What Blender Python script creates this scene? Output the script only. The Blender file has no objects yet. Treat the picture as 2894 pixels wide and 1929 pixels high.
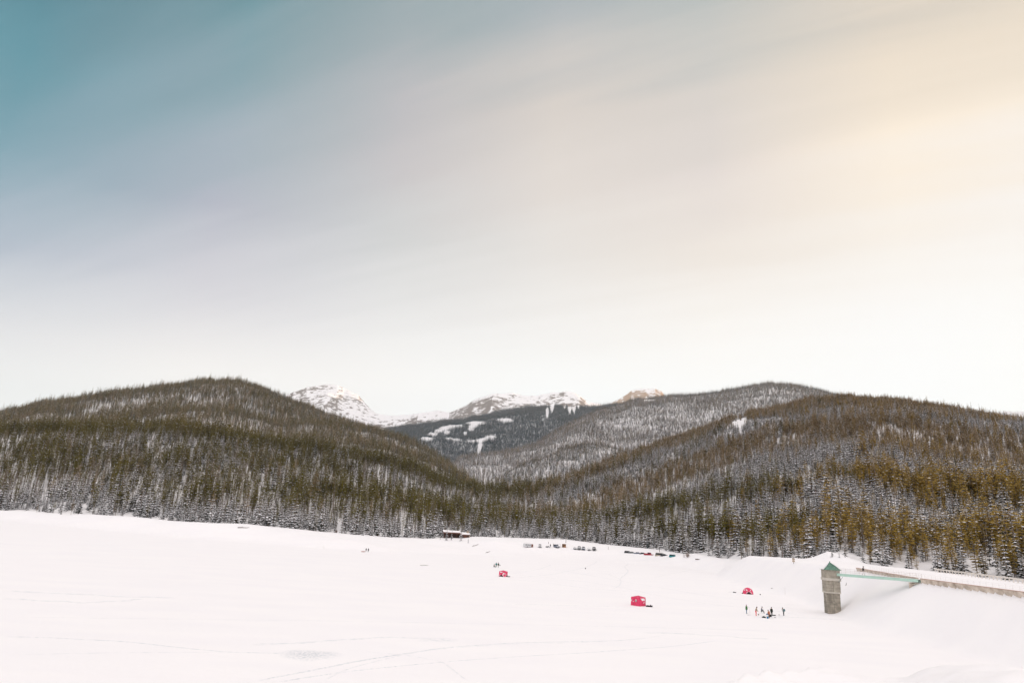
import bpy, bmesh, math, random
import numpy as np
from mathutils import Vector, Matrix

R = math.radians
PI = math.pi
rng = np.random.default_rng(7)
random.seed(7)
SC = bpy.context.scene
COL = SC.collection

# ------------------------------------------------------------------ camera
PW, PH = 2894.0, 1929.0
CAM_Z, PITCH, ROLL, LENS = 16.0, 15.0, 3.3, 24.0
camd = bpy.data.cameras.new('camera')
camd.lens = LENS; camd.sensor_width = 36.0; camd.clip_start = 0.5; camd.clip_end = 60000
cam = bpy.data.objects.new('camera', camd); COL.objects.link(cam)
cam_rot = Matrix.Rotation(R(90 + PITCH), 3, 'X') @ Matrix.Rotation(R(ROLL), 3, 'Z')
cam.matrix_world = Matrix.Translation((0, 0, CAM_Z)) @ cam_rot.to_4x4()
SC.camera = cam
CR = np.array(cam_rot)
FPX = LENS / 36.0 * PW

# ------------------------------------------------------------------ exposure and sun
SC.view_settings.view_transform = 'Standard'
SC.view_settings.look = 'None'
SC.view_settings.gamma = 1.0
EXPO = 1.0
HAZE = 3.2e-5
SC.view_settings.exposure = EXPO
SUN_AZ, SUN_EL = 60.0, 7.3          # degrees to the right of the view direction, above the horizon
sd = bpy.data.lights.new('sun', 'SUN'); sd.energy = 3.0; sd.angle = R(0.5); sd.color = (1.0, 0.66, 0.36)
sun = bpy.data.objects.new('sun', sd); COL.objects.link(sun)
sdir = Vector((math.sin(R(SUN_AZ)) * math.cos(R(SUN_EL)), math.cos(R(SUN_AZ)) * math.cos(R(SUN_EL)), math.sin(R(SUN_EL))))
sun.rotation_euler = sdir.to_track_quat('Z', 'Y').to_euler()


def ray(px, py):
    px = np.asarray(px, float); py = np.asarray(py, float)
    v = np.stack([(px - PW / 2) / FPX, -(py - PH / 2) / FPX, -np.ones_like(px * py)], -1)
    return v @ CR.T

def azel(px, py):
    d = ray(px, py)
    return np.arctan2(d[..., 0], d[..., 1]), np.arctan2(d[..., 2], np.hypot(d[..., 0], d[..., 1]))

def project(P):
    P = np.asarray(P, float) - np.array([0, 0, CAM_Z])
    c = P @ CR
    return PW / 2 + FPX * c[..., 0] / -c[..., 2], PH / 2 - FPX * c[..., 1] / -c[..., 2]

def at_z(px, py, z=0.0):
    d = ray(px, py); t = (z - CAM_Z) / d[2]
    return Vector((d[0] * t, d[1] * t, z))

def at_depth(px, py, depth):
    d = ray(px, py)
    c = -(d @ CR)[2]
    t = depth / c
    return Vector((d[0] * t, d[1] * t, CAM_Z + d[2] * t))

def lin(c):
    return tuple(((v / 255.0) / 12.92 if v <= 10.3 else (((v / 255.0) + 0.055) / 1.055) ** 2.4) for v in c)

# ------------------------------------------------------------------ sky
# observed colours of the sky by direction (thin bright veil of cirrus, blue high on the left, cream towards the sun)
SKY_OBS = [
 (0,0,40,127,142),(500,0,66,136,148),(1000,0,133,159,164),(1447,0,178,182,185),(2000,0,186,190,187),(2400,0,212,203,192),(2894,0,235,221,202),
 (0,300,98,151,167),(500,300,137,167,177),(1000,300,185,183,191),(1447,300,222,210,200),(2000,300,222,212,204),(2400,300,253,235,212),(2894,300,250,235,216),
 (0,600,146,168,182),(500,600,174,177,192),(1000,600,192,193,195),(1447,600,226,220,215),(2000,600,233,223,217),(2400,600,252,240,225),(2894,600,254,247,241),
 (0,800,196,195,209),(500,800,203,201,209),(1000,800,223,223,224),(1447,800,236,231,226),(2000,800,250,240,228),(2400,800,254,248,243),(2894,800,255,251,246),
 (0,965,232,229,227),(500,965,236,231,230),(1000,965,240,236,234),(1447,965,246,242,239),(2000,965,254,250,246),(2894,965,255,253,249),
 (0,1100,255,253,250),(700,1100,255,252,249),(1447,1100,255,254,252),(2100,1100,255,252,249),(2894,1100,255,253,250),
]
obs = np.array(SKY_OBS, float)
oa, oe = azel(obs[:, 0], obs[:, 1])
oc = np.array([lin(c) for c in obs[:, 2:]])
def _tps(r2): return 0.5 * r2 * np.log(r2 + 1e-9)
_n = len(oa); _K = _tps((oa[:, None] - oa) ** 2 + (oe[:, None] - oe) ** 2) + 2e-4 * np.eye(_n)
_P = np.stack([np.ones(_n), oa, oe], 1)
_W = np.linalg.solve(np.block([[_K, _P], [_P.T, np.zeros((3, 3))]]), np.vstack([oc, np.zeros((3, 3))]))
def sky_col(a, e):
    a = np.clip(a, -0.70, 0.66); e = np.clip(e, 0.12, 0.78)
    k = _tps((a - oa) ** 2 + (e - oe) ** 2)
    return np.clip(k @ _W[:_n] + np.array([1, a, e]) @ _W[_n:], 0.04, 1.15)

def make_world():
    w = bpy.data.worlds.new('World'); SC.world = w; w.use_nodes = True
    nt = w.node_tree; N = nt.nodes; L = nt.links; N.clear()
    out = N.new('ShaderNodeOutputWorld'); bg = N.new('ShaderNodeBackground')
    L.new(bg.outputs[0], out.inputs[0]); bg.inputs['Strength'].default_value = 0.1
    tc = N.new('ShaderNodeTexCoord'); sep = N.new('ShaderNodeSeparateXYZ'); L.new(tc.outputs['Generated'], sep.inputs[0])
    def mth(op, a, b=None, c=None):
        n = N.new('ShaderNodeMath'); n.operation = op
        for i, v in enumerate((a, b, c)):
            if v is None: continue
            if isinstance(v, (int, float)): n.inputs[i].default_value = v
            else: L.new(v, n.inputs[i])
        return n.outputs[0]
    el = mth('ARCSINE', sep.outputs[2]); az = mth('ARCTAN2', sep.outputs[0], sep.outputs[1])
    # cirrus bands, laid out on a high flat cloud sheet
    den = mth('MAXIMUM', mth('ADD', sep.outputs[2], 0.10), 0.05)
    u = mth('DIVIDE', sep.outputs[0], den); v = mth('DIVIDE', sep.outputs[1], den)
    ba = R(-62)                                   # heading of the long cirrus bands
    along = mth('ADD', mth('MULTIPLY', u, math.sin(ba)), mth('MULTIPLY', v, math.cos(ba)))
    across = mth('ADD', mth('MULTIPLY', u, math.cos(ba)), mth('MULTIPLY', v, -math.sin(ba)))
    def streak(sa, sx, detail, dist):
        cmb = N.new('ShaderNodeCombineXYZ'); L.new(mth('MULTIPLY', along, sa), cmb.inputs[0]); L.new(mth('MULTIPLY', across, sx), cmb.inputs[1])
        n = N.new('ShaderNodeTexNoise'); L.new(cmb.outputs[0], n.inputs['Vector']); n.inputs['Scale'].default_value = 1.0
        n.inputs['Detail'].default_value = detail; n.inputs['Roughness'].default_value = 0.5; n.inputs['Distortion'].default_value = dist
        return n
    n1 = streak(0.22, 1.5, 4, 0.25); n2 = streak(0.7, 5.5, 5, 0.3)
    wob = mth('ADD', mth('MULTIPLY', mth('SUBTRACT', n1.outputs[0], 0.5), 0.28), mth('MULTIPLY', mth('SUBTRACT', n2.outputs[0], 0.5), 0.24))
    el2 = mth('ADD', el, mth('MULTIPLY', wob, mth('MINIMUM', mth('MAXIMUM', mth('MULTIPLY', mth('SUBTRACT', el, 0.20), 2.5), 0.0), 1.0)))
    ef = mth('DIVIDE', el2, PI / 2)
    stops = [0.0, 0.06, 0.12, 0.18, 0.25, 0.32, 0.39, 0.46, 0.53]
    cols = []
    azs = [-0.70, -0.45, -0.2, 0.05, 0.3, 0.55, 0.75]
    for a in azs:
        cr = N.new('ShaderNodeValToRGB'); L.new(ef, cr.inputs[0]); cr.color_ramp.interpolation = 'B_SPLINE' if False else 'LINEAR'
        E = cr.color_ramp.elements
        for i, s in enumerate(stops):
            c = sky_col(a, s * PI / 2) / 4.0 * (1 + 0.20 * max(0, 1 - s / 0.25))
            if i == 0: e = E[0]; e.position = 0
            elif i == 1: e = E[1]; e.position = s
            else: e = E.new(s)
            e.color = (*c, 1)
        z = E.new(0.8); z.color = (0.9/4, 0.9/4, 0.9/4, 1)
        cols.append(cr.outputs[0])
    def mix(f, a, b):
        m = N.new('ShaderNodeMix'); m.data_type = 'RGBA'
        if isinstance(f, (int, float)): m.inputs[0].default_value = f
        else: L.new(f, m.inputs[0])
        for k, v in ((6, a), (7, b)):
            if isinstance(v, tuple): m.inputs[k].default_value = v
            else: L.new(v, m.inputs[k])
        return m.outputs[2]
    def mr(x, a, b):
        n = N.new('ShaderNodeMapRange'); n.inputs[1].default_value = a; n.inputs[2].default_value = b
        L.new(x, n.inputs[0]); return n.outputs[0]
    c = cols[0]
    for i in range(1, len(azs)):
        c = mix(mr(az, azs[i-1], azs[i]), c, cols[i])
    # unseen sky behind the photographer and overhead, brightness added to light the snow
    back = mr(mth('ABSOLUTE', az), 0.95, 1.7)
    c = mix(back, c, (BACK_FILL[0]/4, BACK_FILL[1]/4, BACK_FILL[2]/4, 1))
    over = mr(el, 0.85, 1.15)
    c = mix(over, c, (OVER_FILL[0]/4, OVER_FILL[1]/4, OVER_FILL[2]/4, 1))
    # glow of the veil round the sun
    vd = N.new('ShaderNodeVectorMath'); vd.operation = 'DOT_PRODUCT'; L.new(tc.outputs['Generated'], vd.inputs[0]); vd.inputs[1].default_value = sdir
    ang = mth('ARCCOSINE', vd.outputs['Value'])
    g = mth('MULTIPLY', mth('EXPONENT', mth('MULTIPLY', mth('MULTIPLY', ang, ang), -1.0 / (0.16 ** 2))), 2.0 / 4)
    gc = N.new('ShaderNodeVectorMath'); gc.operation = 'SCALE'; gc.inputs[0].default_value = (1.0, 0.86, 0.66); L.new(g, gc.inputs['Scale'])
    ad = N.new('ShaderNodeVectorMath'); ad.operation = 'ADD'; L.new(c, ad.inputs[0]); L.new(gc.outputs[0], ad.inputs[1])
    sc = N.new('ShaderNodeVectorMath'); sc.operation = 'SCALE'; L.new(ad.outputs[0], sc.inputs[0]); sc.inputs['Scale'].default_value = 4.0 * 10.0 / 2 ** EXPO / 0.95
    sky = N.new('ShaderNodeTexSky'); sky.sky_type = 'NISHITA'; sky.sun_disc = False
    sky.sun_elevation = R(SUN_EL); sky.sun_rotation = R(SUN_AZ); sky.altitude = 1800
    fin = mix(0.05, sc.outputs[0], sky.outputs[0])
    L.new(fin, bg.inputs['Color'])
BACK_FILL = (1.12, 1.09, 1.10)
OVER_FILL = (1.84, 1.73, 1.70)
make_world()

# ------------------------------------------------------------------ helpers
def setp(o, label=None, cat=None, group=None, kind=None):
    if label: o['label'] = label
    if cat: o['category'] = cat
    if group: o['group'] = group
    if kind: o['kind'] = kind
    return o

def mesh_obj(name, verts, faces, mats, parent=None, midx=None, smooth=False):
    me = bpy.data.meshes.new(name)
    me.from_pydata([tuple(v) for v in verts], [], [tuple(f) for f in faces])
    if not isinstance(mats, (list, tuple)): mats = [mats]
    for m in mats: me.materials.append(m)
    if midx is not None: me.polygons.foreach_set('material_index', midx)
    if smooth: me.polygons.foreach_set('use_smooth', [True] * len(me.polygons))
    me.update()
    o = bpy.data.objects.new(name, me); COL.objects.link(o)
    if parent is not None: o.parent = parent
    return o

def grid_obj(name, X, Y, Z, mat, smooth=True):
    n, m = X.shape
    me = bpy.data.meshes.new(name)
    co = np.stack([X, Y, Z], -1).reshape(-1, 3)
    me.vertices.add(n * m); me.vertices.foreach_set('co', co.ravel())
    i = np.arange(n - 1)[:, None] * m + np.arange(m - 1)[None, :]
    q = np.stack([i, i + m, i + m + 1, i + 1], -1).reshape(-1, 4)
    me.loops.add(q.size); me.loops.foreach_set('vertex_index', q.ravel())
    me.polygons.add(len(q)); me.polygons.foreach_set('loop_start', np.arange(0, q.size, 4)); 
    me.polygons.foreach_set('use_smooth', np.full(len(q), smooth))
    me.materials.append(mat); me.update(calc_edges=True); me.validate()
    o = bpy.data.objects.new(name, me); COL.objects.link(o)
    return o

def thing(name, label, cat, loc=(0, 0, 0), rz=0.0, group=None):
    o = bpy.data.objects.new(name, None); COL.objects.link(o)
    o.location = loc; o.rotation_euler = (0, 0, rz)
    o.empty_display_size = 0.3
    return setp(o, label, cat, group)

def copy_tree(o, parent=None):
    c = o.copy(); COL.objects.link(c)
    if parent is not None: c.parent = parent
    for ch in list(o.children): copy_tree(ch, c)
    return c

class MB:
    def __init__(s): s.v = []; s.f = []; s.mi = []
    def add(s, vs, fs, mi=0):
        b = len(s.v); s.v += [tuple(v) for v in vs]; s.f += [tuple(b + i for i in f) for f in fs]; s.mi += [mi] * len(fs); return s
    def box(s, x0, x1, y0, y1, z0, z1, mi=0, taper=0.0, rz=0.0):
        t = taper
        vs = [(x0, y0, z0), (x1, y0, z0), (x1, y1, z0), (x0, y1, z0), (x0 + t, y0 + t, z1), (x1 - t, y0 + t, z1), (x1 - t, y1 - t, z1), (x0 + t, y1 - t, z1)]
        if rz:
            c, q = math.cos(rz), math.sin(rz); vs = [(x * c - y * q, x * q + y * c, z) for x, y, z in vs]
        return s.add(vs, [(3, 2, 1, 0), (4, 5, 6, 7), (0, 1, 5, 4), (1, 2, 6, 5), (2, 3, 7, 6), (3, 0, 4, 7)], mi)
    def tube(s, p, q, r0, r1=None, n=6, mi=0):
        r1 = r0 if r1 is None else r1
        p = Vector(p); q = Vector(q); d = (q - p).normalized()
        a = d.orthogonal().normalized(); b = d.cross(a)
        vs = [p + (a * math.cos(2*PI*k/n) + b * math.sin(2*PI*k/n)) * r0 for k in range(n)] + [q + (a * math.cos(2*PI*k/n) + b * math.sin(2*PI*k/n)) * r1 for k in range(n)]
        fs = [(k, (k+1) % n, n + (k+1) % n, n + k) for k in range(n)] + [tuple(range(n))[::-1], tuple(range(n, 2*n))]
        return s.add(vs, fs, mi)
    def lathe(s, prof, n=12, c=(0, 0, 0), mi=0):
        vs = [(c[0] + r * math.cos(2*PI*k/n), c[1] + r * math.sin(2*PI*k/n), c[2] + z) for r, z in prof for k in range(n)]
        fs = [(j*n + k, j*n + (k+1) % n, (j+1)*n + (k+1) % n, (j+1)*n + k) for j in range(len(prof)-1) for k in range(n)]
        return s.add(vs, fs + [tuple(range(n))[::-1], tuple(range((len(prof)-1)*n, len(prof)*n))], mi)
    def build(s, name, mats, parent=None, smooth=False, bevel=0.0):
        o = mesh_obj(name, s.v, s.f, mats, parent, s.mi, smooth)
        if bevel:
            md = o.modifiers.new('bevel', 'BEVEL'); md.width = bevel; md.segments = 2; md.limit_method = 'ANGLE'
        return o

# ------------------------------------------------------------------ noise
def _hash(ix, iy, seed):
    h = (ix * 374761393 + iy * 668265263 + seed * 1442695041) & 0xFFFFFFFF
    h = ((h ^ (h >> 13)) * 1274126177) & 0xFFFFFFFF
    h = (h ^ (h >> 16)) & 0xFFFFFFFF
    return h / 4294967295.0

def vnoise(x, y, seed=0):
    x = np.asarray(x, float); y = np.asarray(y, float)
    ix = np.floor(x).astype(np.int64); iy = np.floor(y).astype(np.int64)
    fx = x - ix; fy = y - iy; fx = fx*fx*fx*(fx*(fx*6-15)+10); fy = fy*fy*fy*(fy*(fy*6-15)+10)
    a = _hash(ix, iy, seed); b = _hash(ix+1, iy, seed); c = _hash(ix, iy+1, seed); d = _hash(ix+1, iy+1, seed)
    return (a*(1-fx)+b*fx)*(1-fy) + (c*(1-fx)+d*fx)*fy

def fbm(x, y, seed=0, octv=4, gain=0.5):
    t = 0; a = 1.0; s = 0
    for o in range(octv):
        t = t + a * vnoise(x * 2**o + 17.3*o, y * 2**o - 9.1*o, seed + o); s += a; a *= gain
    return t / s

def ridged(x, y, seed=0, octv=5, gain=0.5):
    t = 0; a = 1.0; s = 0
    for o in range(octv):
        t = t + a * (1 - np.abs(2*vnoise(x * 2**o + 7.7*o, y * 2**o + 3.3*o, seed + o) - 1))**1.5; s += a; a *= gain
    return t / s

def smooth01(t):
    t = np.clip(t, 0, 1); return t*t*(3-2*t)

# ------------------------------------------------------------------ materials
def new_mat(name):
    m = bpy.data.materials.new(name); m.use_nodes = True
    nt = m.node_tree; b = nt.nodes['Principled BSDF']
    return m, nt, b

def mat_plain(name, col, rough=0.7, metal=0.0, var=0.12, scale=6.0, bump=0.0, col2=None, emit=None):
    m, nt, b = new_mat(name); N = nt.nodes; L = nt.links
    tc = N.new('ShaderNodeTexCoord'); ns = N.new('ShaderNodeTexNoise'); ns.inputs['Scale'].default_value = scale; ns.inputs['Detail'].default_value = 5
    L.new(tc.outputs['Object'], ns.inputs['Vector'])
    cr = N.new('ShaderNodeValToRGB'); L.new(ns.outputs[0], cr.inputs[0])
    c1 = [max(0, v * (1 - var)) for v in col]; c2 = [min(1, v * (1 + var)) for v in col] if col2 is None else col2
    cr.color_ramp.elements[0].position = 0.3; cr.color_ramp.elements[0].color = (*c1, 1)
    cr.color_ramp.elements[1].position = 0.7; cr.color_ramp.elements[1].color = (*c2, 1)
    L.new(cr.outputs[0], b.inputs['Base Color'])
    b.inputs['Roughness'].default_value = rough; b.inputs['Metallic'].default_value = metal
    b.inputs['Specular IOR Level'].default_value = 0.3
    if bump:
        bp = N.new('ShaderNodeBump'); bp.inputs['Strength'].default_value = bump; bp.inputs['Distance'].default_value = 0.02
        L.new(ns.outputs[0], bp.inputs['Height']); L.new(bp.outputs[0], b.inputs['Normal'])
    return m

SNOW = (0.90, 0.865, 0.865)
def mat_snow(name='snow'):
    m, nt, b = new_mat(name); N = nt.nodes; L = nt.links
    geo = N.new('ShaderNodeNewGeometry')
    mp = N.new('ShaderNodeMapping'); mp.inputs['Scale'].default_value = (0.05, 0.16, 0.1); L.new(geo.outputs['Position'], mp.inputs[0])
    n1 = N.new('ShaderNodeTexNoise'); n1.inputs['Scale'].default_value = 1.0; n1.inputs['Detail'].default_value = 6; L.new(mp.outputs[0], n1.inputs['Vector'])
    n2 = N.new('ShaderNodeTexNoise'); n2.inputs['Scale'].default_value = 0.9; n2.inputs['Detail'].default_value = 6; L.new(geo.outputs['Position'], n2.inputs['Vector'])
    cr = N.new('ShaderNodeValToRGB'); L.new(n1.outputs[0], cr.inputs[0])
    cr.color_ramp.elements[0].position = 0.35; cr.color_ramp.elements[0].color = (SNOW[0]*0.975, SNOW[1]*0.975, SNOW[2]*0.985, 1)
    cr.color_ramp.elements[1].position = 0.62; cr.color_ramp.elements[1].color = (*SNOW, 1)
    L.new(cr.outputs[0], b.inputs['Base Color']); b.inputs['Roughness'].default_value = 0.75; b.inputs['Specular IOR Level'].default_value = 0.15
    ad = N.new('ShaderNodeMath'); ad.operation = 'MULTIPLY_ADD'; L.new(n1.outputs[0], ad.inputs[0]); ad.inputs[1].default_value = 2.2; L.new(n2.outputs[0], ad.inputs[2])
    bp = N.new('ShaderNodeBump'); bp.inputs['Strength'].default_value = 0.5; bp.inputs['Distance'].default_value = 0.14
    L.new(ad.outputs[0], bp.inputs['Height']); L.new(bp.outputs[0], b.inputs['Normal'])
    return m
M_SNOW = mat_snow()

def mat_trail(name, strength, nscale):
    """trodden, slightly grey snow; 'wear' is 0 at the edge of the strip, 1 in the middle"""
    m, nt, b = new_mat(name); N = nt.nodes; L = nt.links
    geo = N.new('ShaderNodeNewGeometry'); at = N.new('ShaderNodeAttribute'); at.attribute_name = 'wear'
    ns = N.new('ShaderNodeTexNoise'); ns.inputs['Scale'].default_value = nscale; ns.inputs['Detail'].default_value = 4; ns.inputs['Roughness'].default_value = 0.65
    L.new(geo.outputs['Position'], ns.inputs['Vector'])
    mr = N.new('ShaderNodeMapRange'); mr.inputs[1].default_value = 0.42; mr.inputs[2].default_value = 0.66; L.new(ns.outputs[0], mr.inputs[0])
    mu = N.new('ShaderNodeMath'); mu.operation = 'MULTIPLY'; L.new(mr.outputs[0], mu.inputs[0]); L.new(at.outputs['Fac'], mu.inputs[1])
    mu2 = N.new('ShaderNodeMath'); mu2.operation = 'MULTIPLY'; L.new(mu.outputs[0], mu2.inputs[0]); mu2.inputs[1].default_value = strength
    mx = N.new('ShaderNodeMix'); mx.data_type = 'RGBA'; L.new(mu2.outputs[0], mx.inputs[0])
    mx.inputs[6].default_value = (*SNOW, 1); mx.inputs[7].default_value = (0.42, 0.46, 0.50, 1)
    L.new(mx.outputs[2], b.inputs['Base Color']); b.inputs['Roughness'].default_value = 0.75; b.inputs['Specular IOR Level'].default_value = 0.15
    mp = N.new('ShaderNodeMapping'); mp.inputs['Scale'].default_value = (0.05, 0.16, 0.1); L.new(geo.outputs['Position'], mp.inputs[0])
    n1 = N.new('ShaderNodeTexNoise'); n1.inputs['Scale'].default_value = 1.0; n1.inputs['Detail'].default_value = 6; L.new(mp.outputs[0], n1.inputs['Vector'])
    n2 = N.new('ShaderNodeTexNoise'); n2.inputs['Scale'].default_value = 0.9; n2.inputs['Detail'].default_value = 6; L.new(geo.outputs['Position'], n2.inputs['Vector'])
    ad = N.new('ShaderNodeMath'); ad.operation = 'MULTIPLY_ADD'; L.new(n1.outputs[0], ad.inputs[0]); ad.inputs[1].default_value = 2.2; L.new(n2.outputs[0], ad.inputs[2])
    bp = N.new('ShaderNodeBump'); bp.inputs['Strength'].default_value = 0.5; bp.inputs['Distance'].default_value = 0.14
    L.new(ad.outputs[0], bp.inputs['Height']); L.new(bp.outputs[0], b.inputs['Normal'])
    cr = N.new('ShaderNodeValToRGB'); L.new(n1.outputs[0], cr.inputs[0])
    cr.color_ramp.elements[0].position = 0.35; cr.color_ramp.elements[0].color = (SNOW[0]*0.975, SNOW[1]*0.975, SNOW[2]*0.985, 1)
    cr.color_ramp.elements[1].position = 0.62; cr.color_ramp.elements[1].color = (*SNOW, 1)
    L.new(cr.outputs[0], mx.inputs[6])
    return m

def mat_rock_snow(name, rock=(0.30, 0.25, 0.22), thr=0.5, scale=0.012):
    m, nt, b = new_mat(name); N = nt.nodes; L = nt.links
    geo = N.new('ShaderNodeNewGeometry'); sp = N.new('ShaderNodeSeparateXYZ'); L.new(geo.outputs['Normal'], sp.inputs[0])
    ns = N.new('ShaderNodeTexNoise'); ns.inputs['Scale'].default_value = scale; ns.inputs['Detail'].default_value = 9; ns.inputs['Roughness'].default_value = 0.68
    mp = N.new('ShaderNodeMapping'); mp.inputs['Scale'].default_value = (1, 1, 2.6); L.new(geo.outputs['Position'], mp.inputs[0]); L.new(mp.outputs[0], ns.inputs['Vector'])
    a = N.new('ShaderNodeMath'); a.operation = 'MULTIPLY_ADD'; L.new(sp.outputs[2], a.inputs[0]); a.inputs[1].default_value = -1.0; a.inputs[2].default_value = 0.80
    s = N.new('ShaderNodeMath'); s.operation = 'ADD'; L.new(a.outputs[0], s.inputs[0]); L.new(ns.outputs[0], s.inputs[1])
    mr = N.new('ShaderNodeMapRange'); mr.inputs[1].default_value = thr; mr.inputs[2].default_value = thr + 0.07; L.new(s.outputs[0], mr.inputs[0])
    mx = N.new('ShaderNodeMix'); mx.data_type = 'RGBA'; L.new(mr.outputs[0], mx.inputs[0])
    mx.inputs[6].default_value = (*SNOW, 1); mx.inputs[7].default_value = (*rock, 1)
    L.new(mx.outputs[2], b.inputs['Base Color']); b.inputs['Roughness'].default_value = 0.85; b.inputs['Specular IOR Level'].default_value = 0.1
    return m

def mat_leaf(name, cols, rough=0.8):
    """needles: each tree picks its own tone, clumps vary within the tree"""
    m, nt, b = new_mat(name); N = nt.nodes; L = nt.links
    oi = N.new('ShaderNodeObjectInfo'); geo = N.new('ShaderNodeNewGeometry')
    ns = N.new('ShaderNodeTexNoise'); ns.inputs['Scale'].default_value = 0.55; ns.inputs['Detail'].default_value = 2; L.new(geo.outputs['Position'], ns.inputs['Vector'])
    a = N.new('ShaderNodeMath'); a.operation = 'MULTIPLY_ADD'; L.new(ns.outputs[0], a.inputs[0]); a.inputs[1].default_value = 0.5; L.new(oi.outputs['Random'], a.inputs[2])
    s = N.new('ShaderNodeMath'); s.operation = 'MULTIPLY'; L.new(a.outputs[0], s.inputs[0]); s.inputs[1].default_value = 0.67
    cr = N.new('ShaderNodeValToRGB'); L.new(s.outputs[0], cr.inputs[0]); E = cr.color_ramp.elements
    E[0].position = 0.1; E[0].color = (*cols[0], 1); E[1].position = 0.9; E[1].color = (*cols[-1], 1)
    for i, c in enumerate(cols[1:-1]):
        e = E.new(0.1 + 0.8 * (i + 1) / (len(cols) - 1)); e.color = (*c, 1)
    L.new(cr.outputs[0], b.inputs['Base Color']); b.inputs['Roughness'].default_value = rough; b.inputs['Specular IOR Level'].default_value = 0.1
    return m

M_SPRUCE = mat_leaf('spruce_needles', [(0.012, 0.015, 0.010), (0.028, 0.030, 0.014), (0.018, 0.024, 0.018)])
M_FIR_HAZY = mat_leaf('hazy_fir_needles', [(0.018, 0.044, 0.056), (0.040, 0.080, 0.098), (0.026, 0.060, 0.074)])  # blue of the distant haze painted into the needle colour
M_PINE = mat_leaf('pine_needles', [(0.045, 0.037, 0.004), (0.150, 0.118, 0.010), (0.085, 0.068, 0.006)])
M_GOLD = mat_leaf('golden_pine_needles', [(0.15, 0.098, 0.018), (0.38, 0.245, 0.045), (0.25, 0.163, 0.030)])
M_BROWN = mat_leaf('brown_needles', [(0.15, 0.102, 0.045), (0.33, 0.23, 0.11), (0.22, 0.15, 0.07)])
M_TWIG = mat_leaf('frosted_twigs', [(0.20, 0.16, 0.13), (0.34, 0.28, 0.25), (0.14, 0.10, 0.08)])
M_TSNOW = mat_plain('branch_snow', (0.95, 0.92, 0.94), 0.8, var=0.04)
M_BARK = mat_leaf('bark', [(0.16, 0.12, 0.095), (0.30, 0.24, 0.20), (0.12, 0.085, 0.06)])

# ------------------------------------------------------------------ ground: lake, banks, dam
def curve(pts, k=2):
    """photo-calibrated line -> functions of azimuth. pts: (px, py, dist)"""
    P = np.array(pts, float); a, e = azel(P[:, 0], P[:, 1])
    o = np.argsort(a); a = a[o]; e = e[o]; d = P[o, 2]
    z = CAM_Z + d * np.tan(e)
    return (lambda A: np.interp(A, a, d)), (lambda A: np.interp(A, a, z))

TOE = [(-500,1430),(0,1472),(300,1500),(600,1527),(900,1548),(1240,1563),(1500,1574),(1700,1584),(1900,1603),(2200,1635),(2400,1655),(2894,1700),(4200,1820)]
_ta, _te = azel([p[0] for p in TOE], [p[1] for p in TOE]); _tr = CAM_Z / np.tan(-_te)
toe_r0 = lambda A: np.interp(A, _ta, _tr)
BASE = [(-500,1400,-60),(0,1441,-55),(100,1444,-52),(200,1451,-50),(400,1465,-48),(600,1484,-48),(700,1487,-52),(850,1497,-52),(980,1508,-60),(1100,1517,-75),(1200,1521,-95),
        (1300,1518,-130),(1400,1517,480),(1500,1520,500),(1600,1523,490),(1700,1536,470),(1850,1551,440),(1950,1566,400),(2050,1578,370),(2100,1580,350),(2200,1583,330),(2270,1585,320),
        (2300,1580,315),(2340,1563,312),(2380,1572,306),(2450,1593,300),(2600,1615,300),(2894,1645,280),(3300,1690,270),(4200,1740,260)]
BASE = [(p[0], p[1], p[2] if p[2] > 0 else float(toe_r0(azel(p[0], p[1])[0])) - p[2]) for p in BASE]   # negative: that far behind the foot of the bank
base_r, base_z = curve(BASE)
toe_r = lambda A: np.minimum(toe_r0(A), base_r(A) - 42)
W_MID = at_depth(2600, 1633, 142)
def dam_z(x, y):
    wl = 87.7 + np.clip(y - 148.6, 0, 60) / 42.5 * 8.4      # line of the wave wall
    und = 0.35 * (fbm(y / 7, y / 50, 33, 3) - 0.5) * 2
    up = 8.95 + und * 0.5 - np.clip(wl - 0.3 - x, 0, 1e9) / 1.36
    up = np.where(x > wl, 9.5 + 0.15 * (fbm(x / 5, y / 5, 34, 3) - 0.5), up)
    dn = 9.6 - np.clip(x - (wl + 33), 0, 1e9) / 2.0
    z = np.minimum(up, dn)
    z = z + (fbm(x / 9, y / 9, 31) - 0.5) * 0.7 * smooth01((wl - 1.5 - x) / 6)
    z = z + 0.42 * smooth01((y - 150) / 25) * np.exp(-((x - wl + 1.5) / 3.5) ** 2) * (x < wl)
    return np.maximum(z - np.clip(y - 285, 0, 1e9) * 0.2, -3.0)

def near_z(x, y):
    r = np.hypot(x, y); a = np.arctan2(x, y)
    edge = 7 + 13 * smooth01((a - 0.10) / 0.4)
    z = 14.30 - 0.05 * r - np.clip(r - edge, 0, 1e9) * 0.62 + (-0.42 * smooth01((a - 0.30) / 0.15) + 0.62 * smooth01((a - 0.48) / 0.14)) * smooth01(r / 14)
    z = z + (fbm(x / 3.2 + 5, y / 3.2, 41, 4) - 0.5) * 0.8 * smooth01(r / 10) + (fbm(x / 0.9, y / 0.9, 44, 3) - 0.5) * 0.12
    return np.maximum(z, -3.0)

def smax(a, b, k=1.2):
    h = np.clip(0.5 + 0.5 * (a - b) / k, 0, 1)
    return b * (1 - h) + a * h + k * h * (1 - h)

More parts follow.
